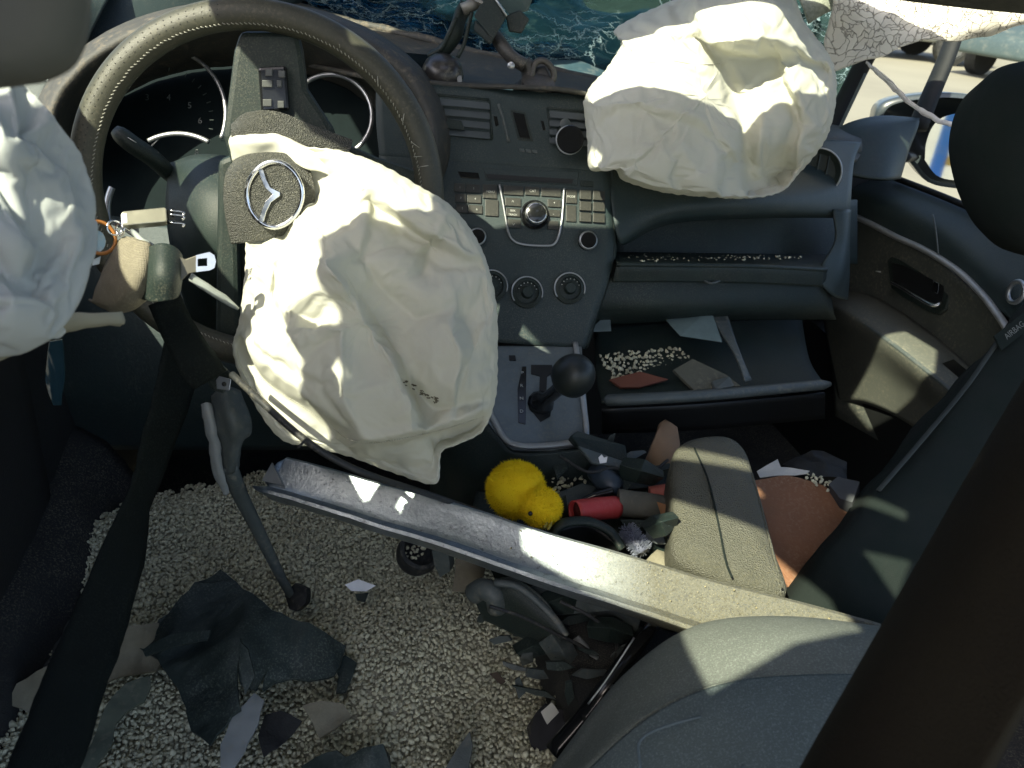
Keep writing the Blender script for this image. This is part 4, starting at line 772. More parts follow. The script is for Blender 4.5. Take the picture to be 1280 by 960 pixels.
# ================================================================== wrecked cars across the lot
def parked_car(name, label, loc, rz, paint, scale=1.0):
    t = thing(name, label, 'car', loc, 'wrecked cars across the lot'); t.rotation_euler = (0, 0, rz)
    def put(nm, V, F_, m, par=t, **k):
        V = np.asarray(V, float)*scale; me = bpy.data.meshes.new(nm); me.from_pydata(V.tolist(), [], [list(f) for f in F_]); me.materials.append(m)
        o = bpy.data.objects.new(nm, me); COL.objects.link(o); o.parent = par
        if k.get('bevel'):
            b_ = o.modifiers.new('b', 'BEVEL'); b_.width = k['bevel']; b_.segments = 3; b_.angle_limit = R_(25); me.polygons.foreach_set('use_smooth', [True]*len(me.polygons))
        return o
    side = [(-2.2, .35), (-2.25, .75), (-2.1, .95), (-1.2, 1.02), (1.0, 1.0), (1.9, .85), (2.2, .65), (2.25, .35)]
    V = np.array([(x, s*(.88 if z > .5 else .84), z) for s in (-1, 1) for x, z in side]); k = len(side)
    put('body', V, [tuple(range(k))[::-1], tuple(range(k, 2*k))]+[(i, (i+1) % k, k+(i+1) % k, k+i) for i in range(k)], paint, bevel=.08)
    cab = [(-1.75, .98), (-1.25, 1.42), (.1, 1.46), (.95, 1.0)]
    V = np.array([(x, s*(.80 if z < 1.2 else .62), z) for s in (-1, 1) for x, z in cab]); k = 4
    put('cabin', V, [(3, 2, 1, 0), (4, 5, 6, 7)]+[(i, (i+1) % k, k+(i+1) % k, k+i) for i in range(k)], paint, bevel=.05)
    gm = mat('car_window', (.03, .05, .055), .08)
    for s in (-1, 1):
        q = np.array([(-1.5, s*.80, 1.05), (-1.15, s*.70, 1.35), (.05, s*.69, 1.39), (.70, s*.79, 1.06)]); q[:, 1] += s*.012
        put('side_window', np.vstack([q, q-np.array((0, s*.02, 0))]), [(0, 1, 2, 3), (7, 6, 5, 4)], gm)
    put('windscreen', np.array([(.22, -.58, 1.42), (.22, .58, 1.42), (.98, .72, 1.04), (.98, -.72, 1.04), (.2, -.58, 1.40), (.2, .58, 1.40), (.95, .72, 1.0), (.95, -.72, 1.0)]), [(0, 1, 2, 3), (7, 6, 5, 4)], gm)
    for x in (-1.4, 1.4):
        for s in (-1, 1):
            wh = put('wheel', *lathe_g((x, s*.80, .32), (0, s, 0), [(.32, -.1), (.33, .0), (.32, .09), (.22, .10), (.21, .05)], 24), rubber)
            put('rim', *lathe_g((x, s*.80, .32), (0, s, 0), [(.21, .04), (.20, .07), (.05, .09), (.04, .10)], 18), satin, wh)
    for s in (-1, 1): put('headlight', *box_g((2.18, s*.62, .70), *np.eye(3), .12, .34, .16), mat('lamp_lens', (.6, .62, .6), .15), bevel=.03)
    return t
parked_car('wrecked_car', 'teal grey wrecked car standing in the lot beyond the passenger window', (12.3, 11.6, -.3), R_(196), mat('teal_paint', (.07, .10, .10), .35, .3, dust=(.2, .19, .15), dscale=8, damt=.4))
parked_car('wrecked_car', 'beige dented car parked farther off beyond the teal grey one', (15.6, 17.5, -.3), R_(160), mat('beige_paint', (.42, .34, .22), .4, dust=(.4, .38, .3), dscale=8, damt=.5))
parked_car('wrecked_car', 'pale silver car with its nose beside the teal grey one', (9.9, 14.2, -.3), R_(165), mat('silver_car', (.40, .43, .42), .35, .4, dust=(.4, .38, .3), dscale=8, damt=.4))

lf = thing('lift_frame', 'blue steel lift post with yellow brackets behind the car, seen in the side mirror', 'lift post', (1.15, -6.5, -.3))
bl = mat('blue_steel', (.04, .20, .50), .45, dust=DUST, dscale=9, damt=.3); yl = mat('yellow_steel', (.62, .33, .03), .5)
E3 = np.eye(3)
mk('foot', *box_g((.98, -6.5, -.27), *E3, .7, .7, .05), bl, lf, smooth=False, bevel=.01)
mk('post', *merge([box_g((.98, -6.5, .9), *E3, .15, .15, 2.3)]), bl, lf, smooth=False, bevel=.015)
mk('cross_beam', *box_g((1.55, -6.5, 1.9), *E3, 1.4, .16, .2), bl, lf, smooth=False, bevel=.015)
for z in (.05, .22): mk('bracket', *box_g((1.13, -6.45, z), *E3, .16, .10, .10), yl, lf, smooth=False, bevel=.01)
mk('chain_arm', *tube_g([(1.5, -6.5, 1.8), (1.55, -6.45, .9), (1.35, -6.4, .3)], .03, 8), yl, lf)
# ================================================================== seats
seat = thing('bucket_seat', 'grey fabric driver seat with dark near backrest and a grey vinyl armrest', 'car seat', at(900, 900, .75)-np.array((0, 0, .3)))
cu = PX([[(700, 985, .80), (735, 930, .82), (800, 860, .84), (880, 812, .86), (980, 800, .88), (1110, 812, .86), (1180, 830, .84)],
         [(695, 975, .72), (726, 932, .735), (790, 852, .755), (872, 795, .765), (975, 783, .765), (1100, 796, .75), (1180, 812, .73)],
         [(708, 985, .68), (745, 935, .69), (812, 858, .70), (890, 812, .70), (985, 800, .695), (1105, 812, .68), (1180, 830, .67)],
         [(712, 1000, .635), (760, 945, .64), (822, 893, .645), (900, 862, .645), (990, 850, .64), (1100, 850, .63), (1180, 855, .62)],
         [(715, 1010, .625), (765, 952, .628), (826, 901, .632), (902, 870, .634), (990, 859, .632), (1100, 858, .62), (1180, 862, .61)]])
V, F_ = grid_g(cu, 60, 40); mk('cushion_bolster', V, F_, seat_fabric, seat, solid=.01)
cpn = PX([[(708, 1012, .628), (762, 952, .630), (826, 899, .633), (902, 867, .636), (990, 856, .634), (1100, 856, .622), (1190, 862, .61)],
          [(720, 1035, .605), (780, 975, .608), (845, 925, .612), (915, 895, .613), (995, 886, .61), (1100, 884, .60), (1190, 890, .59)],
          [(720, 1080, .57), (800, 1040, .57), (870, 1000, .57), (930, 970, .57), (1000, 960, .565), (1100, 960, .56), (1190, 960, .55)],
          [(720, 1200, .5), (800, 1180, .5), (870, 1150, .5), (930, 1120, .5), (1000, 1100, .5), (1100, 1100, .5), (1190, 1100, .5)]])
V, F_ = grid_g(cpn, 60, 30); mk('cushion_panel', V, F_, seat_panel, seat, solid=.01)
V, F_ = tube_g(cr([at(712, 1006, .624), at(763, 949, .627), at(824, 897, .631), at(901, 866, .634), at(990, 855, .632), at(1100, 854, .62)], 40), .0022, 6); mk('seam', V, F_, seat_dark, seat)
for pts in (((800, 960), (800, 925), (840, 905), (900, 893), (935, 905), (940, 930), (925, 965)), ((940, 925), (960, 900), (1010, 893), (1060, 893))):
    V, F_ = tube_g(cr([at(x, y, .61-.0007*(y-895)) for x, y in pts], 30), .0013, 6, flat=.25); mk('stitched_line', V, F_, mat('stitched', (.11, .14, .145), .95), seat)
# backrest, close by
bk = PX([[(1300, 440, .52), (1240, 540, .52), (1160, 680, .50), (1080, 820, .48), (1010, 950, .46), (960, 1050, .45)],
         [(1290, 470, .44), (1232, 565, .43), (1152, 705, .42), (1075, 838, .40), (1000, 965, .39), (950, 1060, .38)],
         [(1330, 500, .40), (1280, 600, .38), (1200, 740, .37), (1125, 870, .36), (1060, 980, .35), (1010, 1070, .34)],
         [(1450, 560, .38), (1400, 660, .36), (1320, 800, .34), (1250, 920, .33), (1190, 1020, .32), (1150, 1110, .31)]])
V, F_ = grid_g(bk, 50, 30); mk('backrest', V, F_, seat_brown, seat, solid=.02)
# armrest lying forward from the backrest
def loft(rings, n, m, name, parent, caps=True, **k):
    Rr = [cr(np.vstack([r, r[:1]]), n+1)[:-1] for r in rings]; V = np.concatenate(Rr); q = len(Rr)
    F_ = [(i*n+j, i*n+(j+1) % n, (i+1)*n+(j+1) % n, (i+1)*n+j) for i in range(q-1) for j in range(n)]
    if caps: F_ += [tuple(range(n))[::-1], tuple(range((q-1)*n, q*n))]
    return mk(name, V, F_, m, parent, **k)
arm_v = mat('armrest_vinyl', (.085, .085, .064), .5, col2=(.066, .066, .05), bump=.8, bscale=700, btype='voronoi', dust=(.17, .155, .085), dscale=420, damt=.5)
top_o = [(838, 585), (843, 562), (858, 549), (880, 543), (905, 542), (922, 549), (935, 566), (944, 595), (957, 640), (972, 695), (985, 740), (940, 735), (890, 716), (842, 690), (840, 640)]
tc0 = np.mean([at(x, y, .86-.0006*(y-545)) for x, y in top_o], axis=0)
T0 = np.array([at(x, y, .93-.00078*(y-545)) for x, y in top_o]); an = unit(np.cross(T0[8]-T0[0], T0[12]-T0[0])); an = an if an@(CAM-tc0) > 0 else -an
cn = T0.mean(0)
rings = [cn+(T0-cn)*.45+an*.004, cn+(T0-cn)*.80+an*.003, cn+(T0-cn)*.93+an*.001, cn+(T0-cn)*.985-an*.004, T0-an*.012, T0-an*.045, cn+(T0-cn)*.93-an*.052]
loft(rings, 72, arm_v, 'armrest', seat)
V, F_ = tube_g(cr([at(x, y, .926-.00078*(y-545)-.0065) for x, y in ((868, 560), (885, 600), (897, 650), (907, 700), (915, 722))], 24), .0012, 6); mk('armrest_seam', V, F_, seat_dark, seat)
V, F_ = tube_g(cr([at(x, y, .922-.00078*(y-545)-.0045) for x, y in ((940, 592), (952, 635), (966, 690), (978, 735))], 24), .0014, 6); mk('armrest_piping', V, F_, arm_v, seat)

ps = thing('bucket_seat', 'dark passenger seat with sun patches on its side and an airbag tag', 'car seat', at(1100, 720, 1.0)-np.array((0, 0, .3)))
sd = PX([[(1310, 360, 1.12), (1262, 400, 1.10), (1205, 470, 1.06), (1140, 540, 1.02), (1080, 610, .98), (1050, 650, .96), (1010, 705, .92), (975, 750, .90)],
         [(1310, 372, 1.06), (1266, 412, 1.04), (1212, 485, 1.0), (1150, 560, .965), (1098, 620, .93), (1068, 655, .91), (1030, 710, .88), (990, 762, .87)],
         [(1330, 430, 1.02), (1290, 470, 1.0), (1240, 550, .965), (1185, 620, .93), (1140, 670, .90), (1110, 700, .885), (1080, 740, .86), (1050, 790, .85)],
         [(1380, 520, 1.0), (1340, 560, .98), (1290, 640, .95), (1240, 700, .92), (1200, 740, .89), (1170, 770, .88), (1140, 800, .86), (1110, 840, .85)]])
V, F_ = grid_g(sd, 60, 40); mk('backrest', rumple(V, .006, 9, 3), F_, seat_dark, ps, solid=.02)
V, F_ = tube_g(cr([at(x, y, d-.012) for x, y, d in ((1300, 380, 1.07), (1262, 408, 1.055), (1235, 445, 1.035), (1205, 487, 1.01), (1150, 553, .975), (1098, 613, .94))], 30), .0035, 8, flat=.5); mk('backrest_piping', V, F_, mat('piping_dark', (.035, .045, .045), .9), ps)
lp = [(1243, 420, 1.02), (1288, 384, 1.04), (1296, 404, 1.035), (1252, 438, 1.015)]
P = [at(*q) for q in lp]; ln = unit(np.cross(P[1]-P[0], P[3]-P[0])); ln = ln if ln@(CAM-P[0]) > 0 else -ln
tg = mk('airbag_tag', *prism_g(P, ln, .003), seat_dark, ps, smooth=False)
tr_ = unit(P[1]-P[0]); mk('tag_lettering', *text_g('AIRBAG', .011, np.mean(P, axis=0)+ln*.001-tr_*.004, tr_, np.cross(ln, tr_)), mat('tag_print', (.16, .17, .16), .8), tg, smooth=False)
# headrest
ho = [(1290, 76), (1262, 80), (1240, 90), (1222, 112), (1211, 145), (1209, 178), (1217, 218), (1232, 255), (1252, 284), (1290, 312), (1370, 320), (1420, 250), (1430, 150), (1380, 90)]
H0 = np.array([at(x, y, 1.02) for x, y in ho]); hc = H0.mean(0)
loft([hc+(H0-hc)*.3-FW*.055, hc+(H0-hc)*.75-FW*.045, hc+(H0-hc)*.95-FW*.02, H0, hc+(H0-hc)*.95+FW*.05, hc+(H0-hc)*.7+FW*.08], 60, seat_dark, 'headrest', ps)
for x in (1300, 1380): mk('headrest_post', *tube_g([at(x, 290, 1.04), at(x+5, 420, 1.10)], .006, 10), satin, ps)
# brown board on the passenger cushion
bb = shard('brown_board', [(944, 598, 1.0), (985, 592, 1.02), (1030, 606, 1.0), (1066, 632, .98), (1030, 690, .93), (992, 742, .90), (975, 720, .91), (960, 655, .95)], brown_board, None, .006, .6, .006, 6, 3)
tag(bb, 'rust brown board lying between the grey armrest and the dark passenger seat', 'board')

# ================================================================== steel bar across the car
A = at(338, 592, .86); B = at(1095, 818, .745); ax = unit(B-A); Lb = np.linalg.norm(B-A)
upb = unit(np.cross(ax, unit(CAM-(A+B)/2)));  upb = upb if upb[2] > 0 else -upb
fb = unit(np.cross(upb, ax)); fb = fb if fb@(CAM-A) > 0 else -fb
prof = [(.0215, -.012), (.0225, -.003), (.0205, .000), (.014, .0012), (-.008, .0012), (-.014, .004), (-.0185, .012), (-.022, .0125), (-.0235, .008), (-.0245, -.006), (-.028, -.018), (-.029, -.030), (-.024, -.034)]
NS = 60; V = []
for i in range(NS+1):
    t = i/NS; c = A+ax*Lb*t; s = .98+.30*t; bend = .005*math.sin(t*7)+.0015*math.sin(t*23)
    for k, (h, o_) in enumerate(prof):
        e = 0
        if i == 0: e = [.010, .012, .010, .004, -.006, .004, -.010, -.004, .002, 0, .004, .006, 0][k]
        V.append(c+ax*e+upb*(h*s+bend*.4)+fb*(o_*s+bend*.5))
k = len(prof); F_ = [(i*k+j, i*k+j+1, (i+1)*k+j+1, (i+1)*k+j) for i in range(NS) for j in range(k-1)]
V = rumple(V, .0005, 40, 6)
bar = thing('steel_bar', 'long bent galvanised steel channel lying across the front of the car', 'steel bar', A)
mk('channel', V, F_, steel, bar, solid=.002, angle=28)
ep = [A+upb*.010+fb*.002, A+upb*-.010+fb*.004+ax*.002, A+ax*.024-upb*.006+fb*.010, A+ax*.010+upb*.004+fb*.012]
mk('torn_tip', *prism_g([A+fb*.006+upb*.012, A+fb*.006-upb*.010-ax*.004, A+ax*.022-upb*.008+fb*.008], fb, .003), satin, bar, smooth=False)

BAR = (A, ax, upb, fb, Lb)
# ================================================================== side and top cloths near the camera
cw = [[(-60, 60, .44), (-20, 75, .43), (10, 95, .43), (34, 110, .44)], [(-60, 150, .40), (-10, 150, .39), (40, 150, .41), (72, 152, .44)], [(-60, 210, .41), (0, 215, .40), (60, 205, .41), (104, 202, .45)], [(-60, 275, .39), (0, 275, .38), (65, 280, .41), (117, 272, .45)], [(-60, 330, .40), (0, 330, .39), (60, 330, .40), (104, 325, .45)], [(-60, 380, .39), (0, 375, .38), (50, 372, .40), (84, 378, .44)], [(-60, 430, .40), (-10, 418, .39), (30, 405, .41), (72, 398, .44)], [(-60, 470, .43), (-10, 450, .43), (30, 435, .44), (80, 412, .46)]]
V, F_ = grid_g(PX(cw), 60, 70)
pw = np.full(len(V), .06); 
for j in range(70):
    pw[j*60] = 1; pw[j*60+59] = .5
pw[:60] = .6
V = cloth(V, F_, pw, 16, excess=.10, bend=.3, grav=.2)
tag(mk('curtain_airbag', V, F_, curtain_m, solid=.001, sub=1), 'white curtain airbag hanging in the driver doorway', 'airbag')
fl = sheet('airbag_hem', [[(-40, 405, .47), (40, 400, .47), (90, 395, .48), (150, 388, .50)], [(-40, 425, .455), (40, 415, .46), (95, 404, .48), (152, 397, .50)], [(-40, 452, .47), (30, 438, .47), (90, 412, .49), (148, 402, .51)]], mat('hem_fabric', (.36, .35, .27), .9, col2=(.26, .25, .19), nscale=14, transl=.15), None, 40, 16, .002, rump=.004, rscale=30)
fl.parent = None; tag(fl, 'beige folded hem of cloth below the white curtain airbag', 'fabric')
vz = [(108, -30), (104, 20), (96, 52), (80, 76), (52, 92), (20, 100), (-60, 104), (-120, 60), (-120, -60)]
Z0 = np.array([at(x, y, .26) for x, y in vz]); zc = Z0.mean(0)
loft([zc+(Z0-zc)*.5-FW*.012, zc+(Z0-zc)*.9-FW*.009, Z0, zc+(Z0-zc)*.9+FW*.008], 60, mat('visor_cloth', (.10, .105, .095), .9, nscale=6), 'sun_visor', None)
tag(bpy.data.objects['sun_visor'], 'grey padded sun visor corner above the white curtain airbag', 'sun visor')

# ================================================================== seat belt, keys
def band(pts, wd, m, name, parent=None, wdir=None, n=40, thick=.0013):
    """flat webbing through points (px,py,d) with a width in metres at each; lies square to the view unless twisted"""
    C_ = cr([at(*p[:3]) for p in pts], n); W_ = np.interp(np.linspace(0, 1, n), np.linspace(0, 1, len(wd)), wd); tws = np.interp(np.linspace(0, 1, n), np.linspace(0, 1, len(pts)), [p[3] if len(p) > 3 else 0 for p in pts])
    T = np.gradient(C_, axis=0); T /= np.linalg.norm(T, axis=1)[:, None]; V = []; q = 7
    for i in range(n):
        v = unit(CAM-C_[i]); s = unit(np.cross(T[i], v)); o_ = np.cross(s, T[i]); a = R_(tws[i]); s2 = s*math.cos(a)+o_*math.sin(a); o2 = np.cross(s2, T[i])
        for j in range(q):
            e = j/(q-1)*2-1; V.append(C_[i]+s2*e*W_[i]/2+o2*.0016*(1-e*e))
    F_ = [(i*q+j, i*q+j+1, (i+1)*q+j+1, (i+1)*q+j) for i in range(n-1) for j in range(q-1)]
    return mk(name, rumple(V, .0012, 45, 2), F_, m, parent, solid=thick)
belt = thing('seat_belt', 'black driver seat belt with bare metal tongue draped below the steering wheel', 'seat belt', at(60, 955, .62))
band([(205, 375, .70), (222, 410, .70), (245, 450, .70), (262, 475, .71)], [.030, .030, .034, .034], webbing, 'webbing', belt, n=24)
band([(230, 440, .80, 30), (215, 500, .78, 40), (196, 560, .76, 50), (176, 625, .73, 62), (160, 680, .70, 40), (128, 770, .64, 20), (92, 860, .58, 10), (48, 985, .52, 5)], [.046]*8, webbing, 'webbing', belt, n=70)
# folded loop at the tongue, sunlit tone put into its colour
V, F_ = grid_g(PX([[(150, 302, .665), (165, 298, .655), (182, 303, .65), (190, 312, .66)], [(136, 325, .66), (155, 322, .645), (178, 324, .64), (190, 330, .65)], [(126, 350, .66), (148, 350, .642), (172, 350, .636), (189, 350, .65)], [(118, 372, .668), (140, 376, .65), (165, 374, .645), (184, 366, .655)], [(112, 374, .69), (140, 386, .67), (162, 386, .665), (178, 376, .67)]]), 24, 28)
mk('sunlit_loop', rumple(V, .002, 40, 3), F_, webbing_lit, belt, solid=.002)
V, F_ = grid_g(PX([[(186, 314, .655), (205, 308, .65), (218, 316, .655), (220, 330, .665)], [(186, 345, .65), (202, 342, .64), (214, 345, .645), (219, 350, .66)], [(178, 372, .66), (196, 376, .65), (212, 372, .65), (217, 362, .665)]]), 18, 18)
mk('tongue_cover', V, F_, plastic, belt, solid=.006, bevel=.002)
tp = [(216, 318), (232, 324), (244, 319), (262, 315), (268, 319), (270, 327), (268, 335), (262, 338), (246, 339), (236, 342), (222, 356), (216, 352)]
hole = [(246, 323), (258, 322), (259, 332), (247, 333)]
tN = unit(CAM-at(240, 330, .66)); tpl = at(240, 330, .655)
def TX(x, y, o=0): return onp(x, y, tpl, tN, o)
left = [(216, 318), (232, 324), (246, 319), (246, 340), (236, 342), (222, 356), (216, 352)]
mk('tongue', *merge([prism_g([TX(*p) for p in left], tN, .0022)]), mat('tongue_shank', (.16, .15, .12), .45, .5), belt, smooth=False, bevel=.0006)
ring = [(246, 319), (262, 315), (268, 319), (270, 327), (268, 335), (262, 338), (246, 340)]
fr_ = [prism_g([TX(*p, .0004) for p in q], tN, .0026) for q in ([(245, 319), (262, 315), (268, 319), (259, 322.5), (247, 323.5)], [(268, 319), (270, 327), (268, 335), (259, 332.5), (259, 322.5)], [(268, 335), (262, 338), (245, 340), (247, 333), (259, 332.5)], [(245, 340), (245, 319), (247, 323.5), (247, 333)])]
mk('tongue_eye', *merge(fr_), mat('tongue_metal', (.60, .64, .72), .25, .6), belt, smooth=False)
band([(158, 285, .70), (180, 303, .69), (196, 312, .68)], [.006, .007, .007], mat('pale_strip', (.28, .31, .30), .6), 'pale_strip', belt, n=14)
band([(236, 345, .72), (262, 362, .73), (280, 373, .74), (298, 386, .75)], [.008, .009, .008, .003], mat('pale_strip', (.28, .31, .30), .6), 'pale_strip', belt, n=16)
# key block on a ring
key = thing('key_fob', 'silver metal key block on a ring with orange hoop and blue charm', 'keys', at(190, 285, .66))
kp = at(190, 270, .66); kN = unit(CAM-kp+np.array((0, 0, .3)))
def KX(x, y, o=0): return onp(x, y, kp, kN, o)
mk('block', *prism_g([KX(*p) for p in ((152, 266), (154, 264), (206, 259), (208, 261), (209, 275), (207, 277), (154, 282), (152, 280))], kN, .012), mat('fob_metal', (.42, .41, .33), .35, .7, dust=DUST, damt=.3), key, smooth=False, bevel=.001)
mk('block_cap', *prism_g([KX(*p, .0006) for p in ((151, 267), (159, 266), (160, 279), (152, 280))], kN, .012), white_plastic, key, smooth=False, bevel=.001)
mk('connector', *prism_g([KX(*p, -.002) for p in ((208, 262), (218, 260), (219, 276), (209, 277))], kN, .009), gloss_black, key, smooth=False, bevel=.0008)
for y0, y1 in ((263, 265), (268, 270), (278, 279)): mk('connector_pin', *tube_g(cr([KX(212, y0, 0), KX(224, y0+1, 0), KX(230, y1+1, 0), KX(228, y1+5, 0)], 10), .0009, 6), chrome, key)
def hoop(c, r, m, th, nm, nv):
    a, b, _ = frame_from(nv); mk(nm, *tube_g([c+r*(math.cos(t)*a+math.sin(t)*b) for t in np.linspace(0, 2*math.pi, 33)], th, 6, caps=False), m, key)
hoop(at(143, 285, .655), .006, chrome, .0009, 'split_ring', unit(CAM-kp)+RT*.6); hoop(at(150, 287, .655), .005, chrome, .0009, 'split_ring', unit(CAM-kp)-RT*.9); hoop(at(157, 284, .66), .004, chrome, .0008, 'split_ring', UP+RT)
hoop(at(124, 297, .65), .0135, mat('orange_plastic', (.42, .17, .04), .45), .0016, 'orange_hoop', unit(CAM-kp)+RT*.7+UP*.2)
mk('charm', *prism_g([at(120+12*math.cos(t), 302-14*math.sin(t), .652) for t in np.linspace(0, 6.28, 18, endpoint=False)], unit(CAM-kp), .002), mat('blue_charm', (.30, .48, .58), .3, dust=(.6, .6, .5), dscale=200, damt=.6), key, smooth=False)
mk('charm_tab', *prism_g([at(x, y, .66) for x, y in ((114, 326), (126, 320), (124, 330), (116, 332))], unit(CAM-kp), .002), mat('blue_white', (.55, .65, .70), .3), key, smooth=False)
bs = shard('blue_plastic_strip', [(60, 428, .60), (76, 425, .60), (80, 470, .61), (77, 506, .62), (68, 506, .62), (55, 476, .61)], mat('blue_film', (.012, .035, .05), .15, spec=.8), None, .0015, .5, .003, 30, 5)
tag(bs, 'glossy blue plastic strip dangling under the white curtain airbag', 'plastic strip')
# ================================================================== spilled absorbent granules
def dz(x, y, z): return (onz(x, y, z)-CAM)@FW
def toz(pts): return [(p[0], p[1], dz(p[0], p[1], p[2])) for p in pts]
def inside(x, y, poly):
    c = False; j = len(poly)-1
    for i in range(len(poly)):
        xi, yi = poly[i]; xj, yj = poly[j]
        if (yi > y) != (yj > y) and x < (xj-xi)*(y-yi)/(yj-yi)+xi: c = not c
        j = i
    return c
def pxy(p):
    v = np.asarray(p)-CAM; d = v@FW; return 640+FPX*(v@RT)/d, 480-FPX*(v@UP)/d
VAR = []
for s in range(10):
    bm = bmesh.new(); bmesh.ops.create_icosphere(bm, subdivisions=1, radius=.5)
    sc_ = np.array((1, rng.uniform(.65, 1), rng.uniform(.5, .85)))
    P = []
    for v in bm.verts:
        q = np.array(v.co); P.append(q*sc_*(1+.7*mnoise.fractal(Vector(q*2.6)+Vector((s*7, 0, s)), 1.0, 2.0, 2)))
    bm.verts.index_update(); VAR.append((np.array(P), np.array([[v.index for v in f.verts] for f in bm.faces]))); bm.free()
def granules(name, pts, sizes, m, extra=None, parent=None):
    n = len(pts); nv = 12; nf = 20
    V = np.empty((n*nv, 3)); Fc = np.empty((n*nf, 3), int)
    for i in range(n):
        P, f = VAR[rng.integers(10)]; Q = rng.normal(size=4); Q /= np.linalg.norm(Q); a, b, c, d = Q
        Rm = np.array([[1-2*(c*c+d*d), 2*(b*c-a*d), 2*(b*d+a*c)], [2*(b*c+a*d), 1-2*(b*b+d*d), 2*(c*d-a*b)], [2*(b*d-a*c), 2*(c*d+a*b), 1-2*(b*b+c*c)]])
        V[i*nv:(i+1)*nv] = (P*sizes[i])@Rm.T+pts[i]; Fc[i*nf:(i+1)*nf] = f+i*nv
    mi = np.zeros(len(Fc), int)
    if extra is not None:
        eV, eF = extra; Fc = np.vstack([Fc, np.asarray(eF)+len(V)]); V = np.vstack([V, eV]); mi = np.concatenate([mi, np.ones(len(eF), int)])
    base = np.array([V[:, 0].mean(), V[:, 1].mean(), V[:, 2].min()])
    me = bpy.data.meshes.new(name); me.vertices.add(len(V)); me.vertices.foreach_set('co', (V-base).ravel()); me.loops.add(len(Fc)*3); me.loops.foreach_set('vertex_index', Fc.ravel().astype(np.int32))
    me.polygons.add(len(Fc)); me.polygons.foreach_set('loop_start', np.arange(0, len(Fc)*3, 3, dtype=np.int32)); me.polygons.foreach_set('material_index', mi.astype(np.int32)); me.update(calc_edges=True); me.validate()
    me.materials.append(m); me.materials.append(grit)
    o = bpy.data.objects.new(name, me); COL.objects.link(o); o.location = Vector(base); o['kind'] = 'stuff'; return o
def gz(x, y): return .225+0.030*mnoise.fractal(Vector((x*5, y*5, 0)), 1.0, 2.0, 2)+.05*max(0, (x+.36))*(1 if x > -.36 else 0)
gpoly = [(86, 700), (96, 672), (128, 646), (200, 618), (270, 606), (330, 590), (420, 600), (540, 640), (610, 690), (640, 770), (670, 810), (720, 850), (760, 880), (780, 1010), (-40, 1010), (-40, 900), (20, 850), (90, 800), (110, 760)]
pts, szs = [], []
step = .0042; x0, x1, y0, y1 = -.80, .02, .30, 1.12
for gx in np.arange(x0, x1, step):
    for gy in np.arange(y0, y1, step):
        x = gx+rng.uniform(-.5, .5)*step; y = gy+rng.uniform(-.5, .5)*step; z = gz(x, y)
        px_, py_ = pxy((x, y, z)); wob = 9*mnoise.noise(Vector((x*60, y*60, 3)))
        if not inside(px_+wob, py_+wob, gpoly) or py_ > 985: continue
        s = rng.choice((.0052, .0064, .0082), p=(.38, .45, .17))*rng.uniform(.8, 1.2)
        pts.append((x, y, z+rng.uniform(-.0015, .0035))); szs.append(s)
bx_, by_ = np.meshgrid(np.linspace(x0, x1, 80), np.linspace(y0, y1, 80)); eV = np.array([(a, b, gz(a, b)-.0022) for a, b in zip(bx_.ravel(), by_.ravel())])
ok = np.array([inside(*pxy(p), gpoly) for p in eV]); eF = []
for i in range(79):
    for j in range(79):
        q = (i*80+j, i*80+j+1, (i+1)*80+j+1, (i+1)*80+j)
        if all(ok[list(q)]): eF += [(q[0], q[1], q[2]), (q[0], q[2], q[3])]
g = granules('absorbent_granules', pts, szs, stone, (eV, eF)); tag(g, 'pale beige absorbent granules heaped over the driver footwell', 'granules')
def patch(name, label, poly, fn, step, size, dens=1.0):
    P, S_ = [], []
    xs = [p[0] for p in poly]; ys = [p[1] for p in poly]
    for x in np.arange(min(xs), max(xs), step):
        for y in np.arange(min(ys), max(ys), step):
            a, b = x+rng.uniform(-.5, .5)*step, y+rng.uniform(-.5, .5)*step
            if rng.random() < dens and inside(a, b, poly): P.append(fn(a, b)); S_.append(size*rng.uniform(.6, 1.3))
    return tag(granules(name, P, S_, stone), label, 'granules')
def shelf_pt(x, y): 
    t = (x-765)/280; return at(x, y, 1.20-(y-317)*.012+t*.17)-np.array((0, 0, 0))
patch('granules_on_shelf', 'thin line of pale granules spilled along the dashboard shelf', [(778, 319), (800, 316), (880, 318), (965, 320), (1005, 321), (1005, 323), (960, 324), (900, 326), (780, 327)], shelf_pt, 3.2, .005, .8)
def tray_pt(x, y): return at(x, y, 1.145-(y-440)*.00135+(x-750)*.0003)
patch('granules_in_glovebox', 'pale granules scattered in the open glovebox tray', [(750, 444), (790, 438), (850, 434), (866, 450), (850, 468), (800, 478), (765, 478)], tray_pt, 4.6, .0065, .95)
def con_pt(x, y): return at(x, y, 1.0-(y-590)*.00115-.008)
patch('granules_on_console', 'pale granules scattered around the yellow plush chick', [(690, 592), (715, 588), (735, 600), (712, 640), (698, 650), (690, 620)], con_pt, 5.5, .006, .7)
patch('granules_on_board', 'pale granules on the far edge of the brown board', [(1005, 592), (1030, 594), (1042, 604), (1036, 616), (1012, 604)], lambda x, y: at(x, y, 1.0-(y-600)*.001), 5, .006, .8)
patch('granules_in_rubble', 'pale granules spilled among broken console pieces under the steel bar', [(700, 850), (725, 855), (730, 880), (700, 900), (690, 875)], lambda x, y: onz(x, y, .27), 6, .007, .8)
patch('granules_by_seat', 'pale granules in the gap beside the grey seat cushion', [(815, 770), (845, 765), (850, 790), (830, 815), (812, 800)], lambda x, y: onz(x, y, .30), 6, .007, .6)

